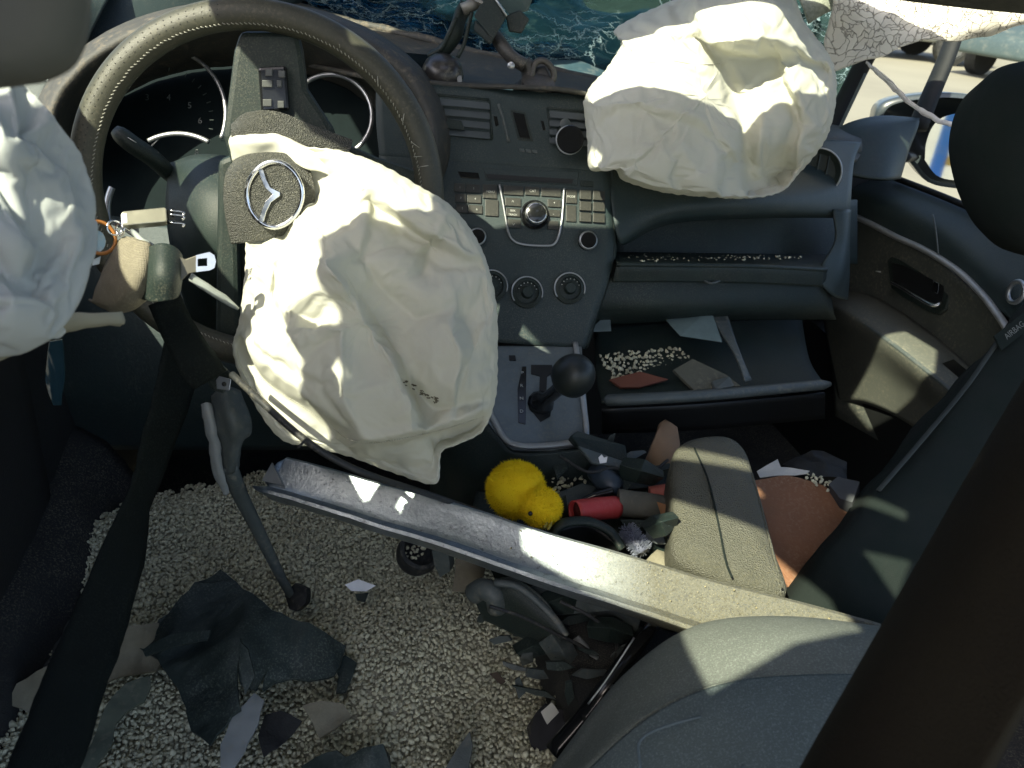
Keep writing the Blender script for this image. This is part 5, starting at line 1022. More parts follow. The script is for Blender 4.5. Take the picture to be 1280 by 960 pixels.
# ================================================================== broken bits on the granules
def deb(name, label, cat, pts, m, z=.245, thick=.004, jag=1.2, rump=.006, rs=22, seed=1, bow=0.0, group=None):
    o = shard(name, toz([(p[0], p[1], p[2] if len(p) > 2 else z) for p in pts]), m, None, thick, jag, rump, rs, seed, bow=bow); return tag(o, label, cat, group)
deb('foam_flap', 'long beige foam flap lying under the seat belt', 'foam', [(8, 880, .26), (20, 855, .27), (60, 832, .28), (110, 805, .285), (150, 785, .285), (195, 778, .28), (235, 772, .27), (225, 800, .265), (195, 838, .26), (165, 842, .255), (135, 850, .255), (100, 880, .25), (40, 892, .25)], foam_beige, thick=.010, rump=.012, rs=14, seed=3)
deb('torn_plastic_sheet', 'large torn black plastic sheet split at its lower edge on the granules', 'plastic sheet', [(170, 808, .27), (200, 775, .285), (245, 730, .30), (275, 714, .30), (305, 735, .31), (340, 760, .315), (385, 780, .30), (433, 806, .275), (428, 822, .268), (418, 845, .265), (385, 852, .27), (365, 846, .275), (345, 850, .28), (328, 862, .28), (336, 832, .295), (326, 850, .29), (318, 862, .285), (302, 858, .28), (298, 840, .30), (303, 795, .325), (296, 845, .30), (300, 885, .29), (262, 930, .275), (240, 912, .27), (222, 860, .275), (196, 822, .285)], torn_black, thick=.005, jag=1.6, rump=.006, rs=24, seed=5)
for q_ in ([(178, 812, .292), (215, 792, .312), (262, 788, .322), (258, 800, .318), (215, 808, .306), (182, 820, .29)], [(300, 800, .338), (310, 812, .336), (318, 845, .318), (306, 868, .305), (301, 845, .318)]):
    shard('folded_flap', toz(q_), torn_black, bpy.data.objects['torn_plastic_sheet'], .003, .8, .004, 40, 6)
deb('torn_plastic_scrap', 'small torn dark scrap tucked under the corner of the large torn black sheet', 'plastic scrap', [(418, 830, .255), (432, 818, .258), (447, 830, .25), (440, 845, .248), (432, 865, .245), (420, 866, .245), (424, 845, .25)], torn_black, thick=.003, seed=8)
deb('grey_plastic_sliver', 'pale grey curved plastic sliver under the large torn black sheet', 'plastic sliver', [(318, 866, .285), (331, 874, .285), (322, 905, .28), (305, 940, .275), (286, 970, .27), (275, 972, .27), (276, 930, .275), (288, 900, .28), (305, 880, .285)], plastic_light, thick=.003, rump=.003, seed=9)
deb('olive_strip', 'olive crooked plastic strip lying below the beige foam flap', 'plastic strip', [(140, 872, .27), (158, 855, .272), (188, 846, .27), (190, 862, .265), (182, 878, .262), (155, 892, .265), (144, 905, .262), (140, 930, .26), (118, 965, .255), (98, 968, .255), (118, 915, .262), (128, 895, .265)], mat('olive_plastic', (.075, .09, .065), .6, col2=(.05, .065, .05), dust=DUST, damt=.4), thick=.004, rump=.008, seed=11)
deb('dark_cloth_scrap', 'black crumpled scrap beside the pale grey curved sliver', 'scrap', [(330, 892, .27), (350, 888, .275), (378, 900, .265), (365, 915, .262), (348, 935, .258), (330, 945, .255), (324, 920, .26)], mat('dark_cloth', (.012, .013, .014), .9, bump=.5), rump=.012, rs=30, seed=12)
deb('beige_chunk', 'beige broken foam chunk lying between dark scraps on the granules', 'foam chunk', [(378, 882, .262), (400, 875, .27), (430, 880, .268), (438, 895, .26), (418, 912, .255), (398, 922, .252), (390, 900, .26)], foam_beige, thick=.012, rump=.010, rs=40, seed=13)
deb('dark_shards', 'jagged dark plastic shard poking from the granules below the beige chunk', 'plastic shard', [(376, 958, .25), (395, 945, .262), (420, 938, .268), (432, 946, .262), (455, 935, .268), (478, 930, .27), (488, 945, .258), (490, 990, .245), (380, 990, .24)], torn_black, rump=.012, seed=14)
deb('grey_wedge', 'grey wedge of plastic standing in the granules', 'plastic wedge', [(553, 965, .25), (570, 935, .262), (585, 912, .275), (590, 930, .268), (580, 990, .25)], plastic_grey, seed=15)
deb('white_chip', 'small white broken chip lying on the granules', 'chip', [(431, 731, .262), (448, 724, .268), (470, 732, .264), (458, 739, .258), (440, 739, .256)], white_plastic, thick=.002, jag=.5, rump=.001, seed=16)
deb('dark_chip', 'dark chip half buried under the white chip', 'chip', [(444, 742, .25), (460, 741, .25), (456, 752, .246), (446, 750, .246)], plastic, thick=.003, jag=.5, rump=.001, seed=17)
deb('brown_scrap', 'thin dark brown scrap on the granules near the broken console', 'scrap', [(612, 842, .25), (622, 840, .252), (632, 852, .248), (626, 856, .246)], mat('rusty', (.07, .05, .035), .8), thick=.003, jag=.6, rump=.002, seed=18)
deb('side_trim_panel', 'grey trim panel leaning at the left edge of the granules', 'trim panel', [(58, 720, .20), (75, 690, .21), (96, 690, .215), (108, 730, .22), (112, 765, .225), (100, 800, .235), (78, 835, .245), (55, 835, .235), (52, 770, .215)], mat('grey_felt', (.055, .06, .056), .95, bump=.6), thick=.006, rump=.006, seed=19)
V, F_ = grid_g([[np.array((x, y, z)) for x, z in ((-.775, .30), (-.74, .27), (-.70, .20), (-.66, .10))] for y in (.2, .5, .8, 1.1)], 20, 30); o = mk('carpet_edge', rumple(V, .01, 12, 2), F_, carpet, None, solid=.006); tag(o, 'black speckled carpet edge curling along the driver door sill', 'carpet')
# black lump, ring cap
tag(mk('rubber_cap', *lathe_g(onz(518, 698, .255), unit((.25, -.35, .9)), [(.026, 0), (.029, .010), (.028, .024), (.023, .026), (.020, .020), (.019, .012)], 36), rubber, angle=40), 'round black rubber cap filled with granules below the steel bar', 'cap')
patch('granules_in_cap', 'pale granules inside the round black rubber cap', [(500, 690), (512, 682), (532, 682), (532, 694), (516, 698), (503, 698)], lambda x, y: onz(x, y, .275), 4.5, .006)
deb('black_lump', 'small black lump at the foot of the grey column rod', 'lump', [(356, 740, .25), (368, 728, .27), (384, 735, .265), (382, 752, .25), (370, 765, .245), (360, 760, .245)], rubber, thick=.012, rump=.006, rs=40, seed=20)
# ================================================================== broken steering column shroud hanging on the left
col = thing('column_shroud_wreck', 'broken grey column shroud with rod hanging down into the granules', 'broken shroud', at(372, 752, .98))
V, F_ = grid_g(PX([[(268, 494, .80), (282, 486, .79), (300, 490, .80)], [(272, 530, .80), (290, 525, .78), (312, 532, .80)], [(278, 560, .82), (292, 560, .80), (300, 552, .82)], [(280, 592, .84), (290, 590, .83), (296, 584, .84)]]), 18, 24); mk('shroud', rumple(V, .003, 30, 2), F_, plastic_grey, col, solid=.003)
V, F_ = grid_g(PX([[(253, 505, .79), (258, 502, .785), (264, 505, .79)], [(260, 545, .80), (266, 543, .795), (272, 545, .80)], [(268, 590, .83), (274, 590, .825), (279, 592, .83)], [(280, 618, .85), (283, 618, .85), (286, 616, .85)]]), 10, 24); mk('shroud_edge', rumple(V, .002, 60, 4), F_, plastic_light, col, solid=.002)
mk('rod', *tube_g(cr([at(284, 580, .83), at(300, 618, .87), at(325, 668, .92), at(348, 715, .96), at(368, 752, .985)], 24), list(np.linspace(.0115, .006, 24)), 8, flat=.7), plastic_grey, col)
mk('bracket', *prism_g([at(x, y, .745) for x, y in ((240, 445), (258, 425), (272, 448), (290, 468), (280, 492), (266, 488), (255, 470))], unit(CAM-at(260, 460, .75)), .010), plastic, col, smooth=False, bevel=.002)
mk('bracket', *prism_g([at(x, y, .735) for x, y in ((250, 462), (272, 452), (286, 462), (262, 476))], unit(CAM-at(260, 460, .75)), .008), plastic_grey, col, smooth=False, bevel=.002)
cl_ = mk('metal_clip', *prism_g([at(x, y, .728) for x, y in ((270, 475), (274, 470), (289, 474), (287, 488), (271, 486))], unit(CAM-at(278, 478, .73)), .004), satin, col, smooth=False, bevel=.0006)
mk('clip_hole', *lathe_g(at(280, 480, .7275), unit(CAM-at(278, 478, .73)), [(.0022, -.001), (.0022, .0004)], 12), black, cl_)
cab = tag(mk('cable', *tube_g(cr([at(290, 468, .70), at(330, 505, .675), at(375, 545, .665), at(420, 575, .67), at(470, 597, .69), at(530, 616, .79), at(600, 640, .87)], 50), .0032, 8), rubber), 'thin black cable sweeping under the driver airbag to the steel bar', 'cable')
mk('cable_tie', *tube_g([at(383, 548, .662), at(376, 556, .66), at(372, 560, .66)], .0012, 6), rubber, cab)

# crumbs of dirt on the bar, the door armrest and the dash
A_, ax_, up_, fb_, L_ = BAR; cp_, cs_ = [], []
for i in range(80):
    t = .38+.6*rng.random()**.8; cp_.append(A_+ax_*L_*t+up_*rng.uniform(-.02, .02)*(.98+.3*t)+fb_*.0035); cs_.append(.0009+.002*rng.random()**3)
o = granules('crumbs', cp_, cs_, mat('crumb', (.34, .30, .17), .9, island=.4)); o.parent = bar; o.location = o.location-bar.location
# ================================================================== rubble of the centre console
def tub(name, label, cat, pts, rad, m, n=14, flat=1.0, ns=24, group=None):
    P = cr([at(*p) for p in pts], ns); r = np.interp(np.linspace(0, 1, ns), np.linspace(0, 1, len(rad)), rad)
    return tag(mk(name, *tube_g(P, r, n, flat=flat), m, angle=50), label, cat, group)
def slabp(name, label, cat, pts, th, m, bevel=.002, nvec=None, parent=None, rump=0):
    P = [at(*p) for p in pts]; c = np.mean(P, axis=0); nv = unit(nvec) if nvec is not None else unit(CAM-c)
    o = mk(name, *prism_g(P, nv, th), m, parent, smooth=False, bevel=bevel)
    return tag(o, label, cat) if label else o
def block(name, label, cat, pts, th, m, seed=1, rump=.003, jag=.8, bow=0.0):
    return tag(shard(name, pts, m, None, th, jag, rump, 30, seed, bow=bow), label, cat)
# below the bar
block('tan_chunk', 'tan broken plastic chunk standing under the steel bar beside the rubber cap', 'plastic chunk', [(566, 738, .93), (570, 700, .90), (580, 684, .89), (600, 690, .89), (606, 712, .90), (596, 740, .92)], .02, mat('tan_plastic', (.13, .115, .085), .6, dust=DUST, damt=.4), 3)
block('dark_prong', 'short dark prong standing next to the round rubber cap', 'plastic chunk', [(540, 690, .90), (550, 678, .89), (560, 690, .89), (562, 715, .91), (550, 722, .92), (544, 705, .91)], .014, plastic_grey, 4)
lev = thing('broken_lever', 'long dark plastic lever piece with a rounded end lying among console rubble', 'lever', at(640, 800, .90))
V, F_ = grid_g(PX([[(604, 730, .86), (640, 722, .85), (680, 748, .84), (705, 785, .83)], [(596, 748, .865), (640, 750, .845), (680, 780, .835), (702, 800, .83)], [(606, 772, .88), (640, 788, .87), (675, 805, .86), (694, 815, .85)]]), 26, 16); mk('shell', V, F_, plastic, lev, solid=.004, bevel=.001)
V, F_ = tube_g(cr([at(592, 742, .865), at(604, 736, .855), at(618, 744, .85), at(622, 760, .86)], 14), .012, 12); mk('rounded_end', V, F_, plastic_grey, lev)
V, F_ = tube_g(cr([at(618, 728, .845), at(650, 735, .84), at(690, 770, .832), at(708, 795, .828)], 20), .0045, 8); mk('edge', V, F_, plastic_grey, lev)
block('grey_plate', 'grey flat broken plate wedged under the middle of the steel bar', 'plastic plate', [(660, 735, .86), (690, 722, .85), (740, 732, .83), (790, 752, .80), (775, 760, .81), (720, 768, .84), (685, 768, .86)], .005, plastic_grey, 6)
block('dark_plate', 'dark bent plate behind the grey flat broken plate under the steel bar', 'plastic plate', [(610, 705, .89), (640, 700, .88), (670, 715, .87), (650, 735, .88), (620, 728, .89)], .006, plastic, 7)
block('teal_plate', 'dark teal plate lying under the right part of the steel bar', 'plastic plate', [(735, 765, .85), (775, 758, .83), (800, 775, .82), (796, 800, .84), (770, 790, .86)], .005, plastic_grey, 8)
cl = thing('plastic_clip', 'pale grey broken plastic clip bent into a corner beside the black strut', 'clip', at(720, 860, .90))
for nm, pts in (('plate', [(700, 812, .86), (722, 795, .85), (745, 820, .84), (735, 835, .85), (728, 815, .85)]), ('plate', [(714, 838, .85), (728, 815, .84), (747, 822, .83), (742, 848, .84), (725, 862, .86)]), ('plate', [(705, 850, .87), (716, 830, .86), (728, 838, .86), (722, 858, .87)])):
    P = [at(*p) for p in pts]; nv = np.cross(P[1]-P[0], P[2]-P[0]); nv = nv if nv@(CAM-P[0]) > 0 else -nv; mk(nm, *prism_g(P, nv, .004), plastic_light, cl, smooth=False, bevel=.0008)
st_ = thing('black_strut', 'long black strut slanting down beside the grey seat cushion', 'strut', at(705, 935, .80))
mk('bar', *tube_g(cr([at(828, 765, .84), at(800, 800, .81), at(760, 855, .78), at(725, 900, .775), at(690, 940, .77)], 20), .0095, 8, flat=.6), gloss_black, st_)
mk('bright_edge', *tube_g(cr([at(793, 797, .778), at(758, 850, .768), at(735, 880, .765)], 12), .0011, 6), satin, st_)
block('foil_scrap', 'dark shiny scrap with white torn corner by the foot of the black strut', 'scrap', [(658, 910, .86), (680, 880, .85), (712, 890, .83), (708, 910, .83), (690, 935, .83), (665, 940, .84)], .002, mat('foil_dark', (.05, .05, .055), .25, .4), 9, .006)
block('white_corner', 'white torn paper corner beside the dark shiny scrap', 'paper', [(676, 890, .845), (690, 878, .84), (698, 890, .835), (684, 906, .838)], .001, mat('paper', (.5, .5, .46), .8), 10, .002)
for i, (x, y, d, s, lb) in enumerate(((655, 780, .90, 26, 'dark crumpled piece under the long dark plastic lever'), (700, 740, .88, 22, 'dark broken lump between the grey plates under the steel bar'), (800, 720, .90, 24, 'black lump under the steel bar beside the armrest'), (840, 775, .84, 24, 'dark grey lump beside the grey seat cushion front'), (735, 790, .90, 22, 'brown grey lump in the hollow behind the pale clip'))):
    block('broken_lump', lb, 'debris', [(x+s*math.cos(t)*random.uniform(.7, 1.2), y+s*.7*math.sin(t)*random.uniform(.7, 1.2), d) for t in np.linspace(0, 6.28, 8, endpoint=False)], .02, (plastic, plastic_grey, black, plastic, mat('brown_grey', (.06, .052, .042), .8))[i], 20+i, .010)
# above the bar: the console bin
chick = thing('plush_chick', 'bright yellow fluffy plush chick lying face down in the console bin', 'plush toy', at(655, 655, .90))
bc = at(645, 612, .89); hc_ = at(676, 634, .865)
def fuzz(c, rad, axes, n, seed):
    rs = np.random.default_rng(seed); V = []; F_ = []
    for i in range(n):
        v = rs.normal(size=3); v /= np.linalg.norm(v); p = c+axes@(v*rad*(1+.03*rs.normal())); t = unit(v+rs.normal(size=3)*.45); t = axes@t; s = unit(np.cross(t, rs.normal(size=3)))
        L_ = .0034*rs.uniform(.6, 1.3); k = len(V); b0 = p-t*.001
        V += [b0-s*.0005, b0+s*.0005, p+t*L_]; F_.append((k, k+1, k+2))
    return np.array(V), F_
def blob(c, rad, axes, seed):
    V, F_ = lathe_g((0, 0, 0), (0, 0, 1), [(max(.02, math.sin(t)), -math.cos(t)) for t in np.linspace(.02, math.pi-.02, 22)], 32)
    V = np.array([v*(1+.05*mnoise.fractal(Vector(v*3)+Vector((seed, 0, 0)), 1., 2., 2)) for v in V]); return np.array([c+axes@(v*rad) for v in V]), F_
axs = np.column_stack([RT, UP, -FW])
bV = blob(bc, np.array((.033, .032, .030)), axs, 1); hV = blob(hc_, np.array((.0225, .0215, .021)), axs, 2)
mk('body', *merge([bV]), yellow_plush, chick); mk('head', *hV, yellow_plush, chick)
f1 = mk('fluff', *fuzz(bc, np.array((.033, .032, .030)), axs, 9000, 1), yellow_plush, chick, smooth=False); f1['kind'] = 'stuff'
f2 = mk('fluff', *fuzz(hc_, np.array((.0225, .0215, .021)), axs, 5000, 2), yellow_plush, chick, smooth=False); f2['kind'] = 'stuff'
mk('eye', *blob(at(663, 642, .843), np.array((.0026,)*3), axs, 3), gloss_black, chick)
for q in ((683, 648), (688, 650)): mk('leg', *tube_g(cr([at(q[0]+2, q[1]-2, .86), at(q[0], q[1]+6, .85), at(q[0]-3, q[1]+12, .845)], 8), .0016, 6), mat('leg_felt', (.50, .40, .07), .9), chick)
rr_ = thing('red_roll', 'red roll with a dark open end lying in the console bin', 'roll', at(740, 655, .90))
mk('tube_wall', *tube_g(cr([at(718, 640, .885), at(745, 636, .90), at(770, 634, .915)], 14), .0135, 24, caps=False), red_m, rr_).modifiers.new('s', 'SOLIDIFY').thickness = .0015
mk('core', *tube_g([at(723, 640, .89), at(765, 634, .915)], .0115, 20), mat('dark_red', (.09, .02, .02), .7), rr_)
tub('grey_tube', 'dull grey cardboard tube lying behind the red roll', 'tube', [(772, 628, .92), (805, 632, .92), (842, 638, .93)], [.0165, .016, .016], mat('grey_card', (.10, .10, .085), .8, dust=DUST, damt=.3))
tub('pink_roll', 'pink roll end sticking out by the armrest', 'roll', [(812, 618, .95), (830, 616, .95), (846, 616, .955)], [.010, .011, .011], mat('pink', (.40, .12, .10), .7))
block('orange_tag', 'small orange brown paper tag on the dull grey tube', 'tag', [(822, 628, .905), (838, 632, .905), (840, 648, .905), (830, 652, .905)], .001, mat('orange_tag', (.34, .17, .08), .7), 31, .002)
bow_ = thing('black_cup_rim', 'black curved cup holder rim broken off in front of the red roll', 'cup holder', at(730, 690, .86))
mk('rim', *tube_g(cr([at(690, 668, .855), at(705, 654, .855), at(735, 652, .86), at(762, 664, .86), at(778, 686, .855)], 24), .0085, 10, flat=.6), plastic, bow_)
mk('bowl', *grid_g(PX([[(690, 662, .86), (735, 654, .87), (776, 682, .86)], [(694, 690, .87), (735, 690, .89), (774, 705, .87)]]), 14, 8), black, bow_, solid=.002)
br = thing('bristle_brush', 'silver blue wiry brush head lying by the armrest', 'brush', at(790, 690, .86))
bst = []
b0, b1 = at(782, 662, .875), at(804, 690, .855); ba = unit(b1-b0)
for i in range(700):
    t = random.random(); c = b0+(b1-b0)*t; v = unit(np.cross(ba, np.random.default_rng(i).normal(size=3))); bst.append((c, c+v*.013*random.uniform(.7, 1.1)+ba*random.uniform(-.003, .003)))
mk('bristle', *merge([tube_g([a, b], .0004, 3, caps=False) for a, b in bst]), mat('bristle_m', (.34, .37, .45), .35, .5), br, smooth=False)['kind'] = 'stuff'
mk('core', *tube_g([b0, b1], .007, 10), mat('brush_core', (.12, .13, .18), .6), br)
tub('blue_grey_joint', 'dark blue ball joint arm lying among the console bits', 'ball joint', [(742, 590, .97), (752, 596, .955), (764, 606, .945), (768, 616, .945)], [.010, .0145, .015, .010], mat('navy', (.03, .045, .065), .4), 14)
slabp('flat_tray', 'flat grey tray lying beside the yellow plush chick', 'tray', [(690, 618, .955), (728, 603, .965), (746, 608, .96), (742, 618, .95), (700, 636, .93)], .008, plastic_grey, nvec=(0, -.3, .95))
slabp('black_case', 'black flat case propped up below the silver selector surround', 'case', [(712, 545, .985), (722, 538, .985), (782, 556, 1.0), (785, 572, .99), (775, 580, .985), (728, 563, .97)], .012, plastic, nvec=(0, -.5, .85))
slabp('olive_plate', 'olive grey plate under the propped black flat case', 'plate', [(722, 556, .96), (785, 578, .975), (792, 588, .965), (740, 578, .95)], .006, plastic_grey, nvec=(0, -.4, .9))
block('white_clip', 'tiny white clip on the olive grey plate', 'clip', [(748, 572, .945), (752, 568, .945), (755, 572, .945), (759, 571, .945), (758, 578, .945), (750, 579, .945)], .002, white_plastic, 33, .001, .3)
tub('black_pen', 'thin glossy black stick lying in front of the blue ball joint', 'stick', [(728, 626, .925), (745, 619, .925), (766, 613, .925)], [.0035, .005, .004], gloss_black)
con = tag(shard('beige_cone', [(806, 580, 1.02), (815, 555, 1.03), (828, 525, 1.04), (836, 519, 1.04), (850, 530, 1.04), (852, 560, 1.03), (846, 582, 1.02)], mat('tan_fabric', (.24, .16, .10), .8, col2=(.16, .11, .07), nscale=30, dust=DUST, damt=.3), None, .012, .6, .006, 20, 34, bow=.02), 'tan cone-shaped scrap leaning in the footwell behind the armrest', 'scrap')
slabp('dark_box', 'dark flat box lying between the tan cone scrap and the dull grey tube', 'box', [(775, 590, .98), (838, 578, 1.0), (845, 606, .98), (785, 612, .96)], .02, plastic, nvec=(0, -.5, .85))
block('dark_wedge', 'dark wedge against the foot of the armrest', 'debris', [(806, 660, .90), (838, 668, .90), (842, 700, .88), (815, 696, .87)], .02, plastic, 36)
block('olive_lump', 'olive rounded lump under the armrest by the steel bar', 'debris', [(806, 700, .86), (822, 684, .87), (842, 692, .87), (848, 712, .85), (812, 712, .85)], .02, foam_beige, 37, bow=.006)
pp = shard('white_paper', [(946, 588, 1.04), (962, 578, 1.05), (972, 572, 1.06), (976, 583, 1.04), (1012, 588, 1.02), (1008, 592, 1.02), (950, 596, 1.02)], mat('paper_w', (.62, .63, .60), .8), None, .0012, .4, .003, 20, 38); tag(pp, 'white folded paper at the far edge of the brown board', 'paper')
dk = shard('dark_bag', [(978, 582, 1.10), (1000, 568, 1.12), (1030, 560, 1.12), (1060, 575, 1.10), (1058, 600, 1.06), (1020, 596, 1.05)], mat('bag_dark', (.012, .013, .013), .6, bump=.4), None, .03, .8, .012, 18, 39); tag(dk, 'dark crumpled bag behind the white folded paper', 'bag')
gb = shard('grey_bag_end', [(1036, 606, .99), (1048, 596, 1.0), (1075, 604, .98), (1066, 628, .96), (1050, 622, .97)], mat('bag_grey', (.05, .055, .06), .7), None, .02, .6, .004, 20, 40); tag(gb, 'grey bag corner between the brown board and the passenger seat', 'bag')
# glovebox contents
slabp('owner_manual', 'red brown booklet lying in the open glovebox', 'booklet', [(762, 474, 1.09), (800, 464, 1.10), (836, 474, 1.09), (800, 484, 1.075), (776, 484, 1.075)], .006, mat('booklet', (.17, .06, .035), .6), nvec=(0, -.55, .8), bevel=.001)
slabp('clear_folder', 'pale clear plastic folder standing at the back of the glovebox', 'folder', [(830, 398, 1.19), (888, 384, 1.21), (903, 428, 1.15), (850, 420, 1.15)], .004, mat('clear_plastic', (.16, .22, .22), .25), bevel=.001)
slabp('grey_sleeve', 'grey card sleeve in the left corner of the glovebox', 'sleeve', [(735, 415, 1.13), (762, 388, 1.17), (764, 414, 1.14)], .004, mat('sleeve', (.16, .20, .20), .6), bevel=.001)
slabp('olive_wallet', 'olive flat wallet beside the granules in the glovebox', 'wallet', [(842, 462, 1.10), (866, 448, 1.12), (908, 468, 1.105), (926, 482, 1.09), (868, 488, 1.075)], .006, mat('olive_w', (.09, .09, .065), .7, dust=DUST, damt=.4), nvec=(0, -.55, .8), bevel=.001)
slabp('card_box', 'small dark card box with pale print at the glovebox lip', 'box', [(890, 476, 1.085), (912, 470, 1.09), (918, 482, 1.08), (895, 487, 1.07)], .01, plastic_grey, nvec=(0, -.55, .8), bevel=.001)

# ================================================================== phone mounts on the dash
m1 = thing('suction_mount', 'black suction cup phone mount with bent arm and open clamp on the dash', 'phone mount', at(552, 110, 1.095))
c = at(552, 104, 1.078); upd = unit(np.array((0, -.35, .95)))
mk('suction_cup', *lathe_g(c, upd, [(.031, 0), (.032, .004), (.029, .007)], 36), rubber, m1, angle=40)
mk('dome', *lathe_g(c+upd*.007, upd, [(.029, 0), (.0285, .012), (.025, .021), (.018, .028), (.009, .031)], 36), mat('mount_dome', (.03, .028, .027), .3, dust=DUST, damt=.4), m1, angle=60)
mk('dome_band', *lathe_g(c+upd*.008, upd, [(.0293, 0), (.0293, .008), (.0285, .009)], 36), gloss_black, m1, angle=40)
for x in (561, 574): mk('dome_tab', *prism_g([at(x-3, 95, 1.053), at(x+3, 94, 1.053), at(x+4, 102, 1.051), at(x-2, 104, 1.051)], unit(CAM-c), .004), satin, m1, smooth=False, bevel=.0008)
mk('arm', *tube_g(cr([at(541, 72, 1.085), at(556, 62, 1.075), at(570, 42, 1.065), at(575, 22, 1.065), at(582, 8, 1.065)], 20), [.013, .015, .014, .013, .013]+[.013]*15, 10, flat=.55), plastic, m1)
mk('arm_rib', *tube_g(cr([at(535, 70, 1.070), at(552, 60, 1.065), at(562, 40, 1.053), at(570, 22, 1.050)], 16), .0035, 8), plastic, m1)
mk('arm_rib', *tube_g(cr([at(572, 72, 1.070), at(580, 55, 1.065), at(586, 30, 1.055), at(590, 15, 1.050)], 16), .003, 8), plastic, m1)
mk('hinge', *tube_g([at(578, 12, 1.050), at(600, 2, 1.050)], .008, 14), mat('hinge_m', (.24, .23, .20), .45, .3), m1)
for k_, (x, y) in enumerate(((584, -6), (590, 3), (597, 10))): mk('hinge_ring', *lathe_g(at(x+4, y-1, 1.047), unit(at(600, -12, 1.045)-at(582, 18, 1.045)), [(.0115, 0), (.0122, .002), (.0115, .004)], 20), mat('hinge_m', (.24, .23, .20), .45, .3), m1, angle=40)
slabp('clamp_plate', None, None, [(592, 20, 1.035), (612, -14, 1.035), (634, 20, 1.040), (616, 50, 1.040)], .012, plastic, parent=m1)
slabp('clamp_back', None, None, [(594, 24, 1.050), (618, 50, 1.050), (612, 56, 1.055), (592, 38, 1.055)], .02, plastic, parent=m1)
mk('clamp_edge', *tube_g([at(612, -13, 1.033), at(633, 20, 1.037)], .0018, 6), satin, m1)
slabp('clamp_jaw', None, None, [(632, 20, 1.055), (650, 12, 1.055), (662, 24, 1.055), (652, 42, 1.060), (636, 40, 1.060)], .014, plastic, parent=m1)
slabp('clamp_jaw', None, None, [(612, -14, 1.055), (640, -20, 1.065), (668, -8, 1.065), (660, 14, 1.065), (636, 18, 1.055)], .01, mat('green_pad', (.05, .08, .07), .6), parent=m1)
m2 = thing('swivel_mount', 'worn bronze grey swivel phone mount with a wide rubber base on the dash', 'phone mount', at(670, 125, 1.115))
wm = mat('worn_grey', (.06, .056, .05), .45, col2=(.03, .03, .028), nscale=90, namt=1, dust=(.25, .22, .16), dscale=500, damt=.5)
c2 = at(670, 117, 1.088)
mk('rubber_base', *lathe_g(c2, upd, [(.033, 0), (.034, .003), (.029, .007), (.028, .010), (.025, .013)], 36), rubber, m2, angle=40)
mk('turntable', *lathe_g(c2+upd*.012, upd, [(.024, 0), (.024, .006), (.020, .009)], 30), wm, m2, angle=40)
mk('upright', *tube_g(cr([at(662, 104, 1.090), at(660, 88, 1.085), at(654, 76, 1.080)], 10), .013, 10, flat=.75), wm, m2)
mk('elbow', *tube_g(cr([at(656, 82, 1.073), at(640, 72, 1.070), at(628, 58, 1.070), at(620, 46, 1.075)], 14), .0125, 10, flat=.75), wm, m2)
mk('pivot_bolt', *lathe_g(at(639, 82, 1.060), unit(CAM-c2), [(.005, 0), (.005, .005), (.0035, .006)], 14), satin, m2, angle=40)
mk('lever_loop', *tube_g(cr([at(664, 100, 1.080), at(668, 80, 1.075), at(680, 76, 1.075), at(690, 86, 1.080), at(692, 98, 1.085), at(684, 108, 1.085)], 20), .0045, 8), wm, m2)
mk('lever_block', *prism_g([at(x, y, 1.083) for x, y in ((668, 84), (682, 82), (688, 96), (680, 104), (670, 102))], unit(CAM-c2), .012), rubber, m2, smooth=False, bevel=.002)
mag = thing('vent_phone_holder', 'round black magnetic phone holder clipped on the right air vent', 'phone holder', SP(712, 175, .01))
mk('disc', *lathe_g(SP(712, 175, .022), unit(VN+np.array((-.15, 0, 0))), [(.0165, 0), (.019, .002), (.019, .006), (.0175, .0075)], 32), gloss_black, mag, angle=40)
mk('disc_rim', *tube_g([SP(712, 175, .027)+.0188*(math.cos(t)*frame_from(VN)[0]+math.sin(t)*frame_from(VN)[1]) for t in np.linspace(0, 2*math.pi, 33)], .0011, 6, caps=False), satin, mag)
mk('clip', *tube_g([SP(704, 164, .006), SP(708, 170, .02)], .009, 12), plastic, mag)
mk('clip_ring', *lathe_g(SP(706, 155, .012), VN, [(.007, 0), (.0075, .003), (.006, .004)], 18), plastic_grey, mag, angle=40)

# slivers of dark trim scattered through the rubble
rs_ = random.Random(21)
def sliver(x, y, d, label, group, m):
    a = rs_.uniform(0, 3.14); L_ = rs_.uniform(14, 30); w_ = rs_.uniform(4, 9); c_, s_ = math.cos(a), math.sin(a)
    o = [(-L_, -w_*rs_.uniform(.1, .6)), (L_*rs_.uniform(.2, .6), -w_), (L_, rs_.uniform(-.4, .8)*w_), (L_*rs_.uniform(-.2, .5), w_), (-L_*.8, w_*rs_.uniform(.3, 1.2))]
    tl = rs_.uniform(-.0006, .0006); look = {'plastic': 'smooth black', 'plastic_grey': 'dull grey', 'torn_black': 'scuffed black'}[m.name]
    tag(shard('trim_sliver', [(x+c_*u-s_*v, y+.75*(s_*u+c_*v), d+tl*u) for u, v in o], m, None, .0035, .3, .002, 30, rs_.randint(1, 99)), look+' '+label, 'trim sliver', look+' '+group)
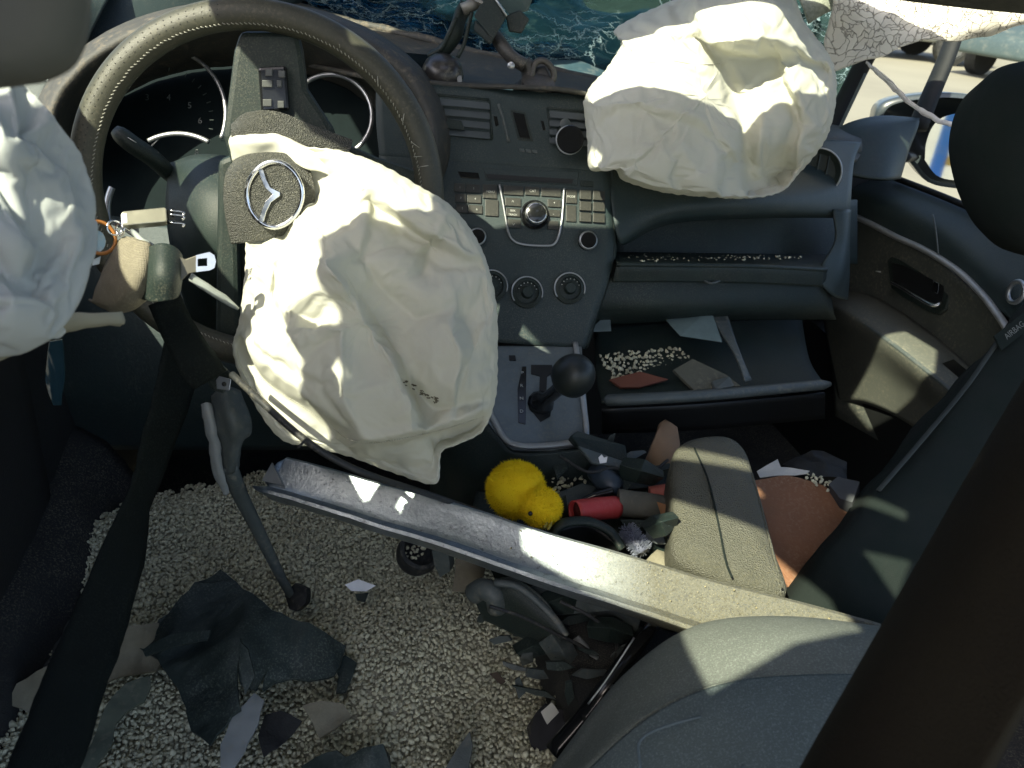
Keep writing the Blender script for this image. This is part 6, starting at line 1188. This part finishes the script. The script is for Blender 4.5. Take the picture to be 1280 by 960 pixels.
for x, y in ((640, 715), (668, 700), (700, 715), (735, 752), (760, 780), (690, 800), (660, 820), (672, 842), (740, 842), (700, 832), (775, 815), (790, 742), (625, 800), (645, 835), (760, 730), (605, 772), (680, 760), (718, 775), (735, 815), (712, 868), (650, 860), (752, 870), (690, 780), (720, 740), (810, 770), (640, 765), (668, 865)):
    sliver(x, y, dz(x, y, .345) if x > 690 else dz(x, y, .315), 'broken trim sliver in the rubble under the steel bar', 'trim slivers under the steel bar', rs_.choice((plastic, plastic_grey, plastic, torn_black)))
for x, y in ((700, 582), (760, 562), (795, 568), (782, 600), (798, 655), (820, 672), (705, 640), (835, 590)):
    sliver(x, y, dz(x, y, .43) if x < 850 else 1.10, 'broken trim sliver scattered between the selector and the armrest', 'trim slivers in the console bin', rs_.choice((plastic, plastic_grey, torn_black)))

wires = (([(612, 758, .80), (650, 770, .81), (690, 790, .82), (730, 812, .83), (742, 850, .84)], 'thin black wire trailing over the long dark plastic lever'), ([(700, 752, .82), (740, 772, .82), (770, 800, .83), (765, 840, .84)], 'thin black wire looping behind the black strut'), ([(700, 570, .96), (735, 590, .94), (770, 585, .95), (800, 600, .95), (835, 575, .98)], 'thin black wire snaking over the blue ball joint'))
for pts_, lb in wires: tub('loose_wire', lb, 'wire', pts_, [.002, .002], rubber, 6, ns=30)

# bulkier torn housings in the tangle, each a bent double-walled piece
def housing(x, y, s, a, z, m, label):
    c_, s_ = math.cos(a), math.sin(a)
    def q(u, v, dz_): return at(x+s*(c_*u-s_*v), y+s*.75*(s_*u+c_*v), dz(x, y, z)-dz_)
    t = thing('torn_housing', label, 'broken housing', q(0, 0, 0))
    V, F_ = grid_g([[q(-1, -.5, 0), q(0, -.6, .012), q(1, -.4, .004)], [q(-1, -.1, .014), q(0, -.1, .028), q(1.1, 0, .016)], [q(-.9, .5, .002), q(0, .6, .012), q(.8, .5, -.004)]], 3, 3)
    mk('shell', rumple(V, .004, 40, s), F_, m, t, solid=.004, smooth=False, bevel=.0012)
    for k_ in (-.4, .3): mk('rib', *prism_g([q(k_, -.45, .016), q(k_+.1, -.45, .016), q(k_+.1, .45, .016), q(k_, .45, .016)], unit(CAM-q(0, 0, 0)), .003), plastic, t, smooth=False, bevel=.0006)
for x, y, s, a, z, m, lb in ((655, 752, 34, .5, .35, plastic, 'ribbed black housing behind the long dark plastic lever'), (712, 748, 32, -.3, .37, plastic, 'ribbed black housing tight under the middle of the steel bar'), (700, 812, 26, 1.1, .33, plastic_grey, 'ribbed grey housing beside the pale grey clip'), (762, 788, 26, .2, .36, plastic, 'ribbed black housing next to the upper end of the black strut'), (668, 808, 22, -.6, .31, torn_black, 'ribbed scuffed housing at the edge of the granules by the lever'), (800, 590, 26, .3, .44, plastic, 'ribbed black housing below the tan cone scrap'), (826, 655, 20, -.5, .46, plastic, 'ribbed black housing against the side of the armrest')):
    housing(x, y, s, a, z, m, lb)
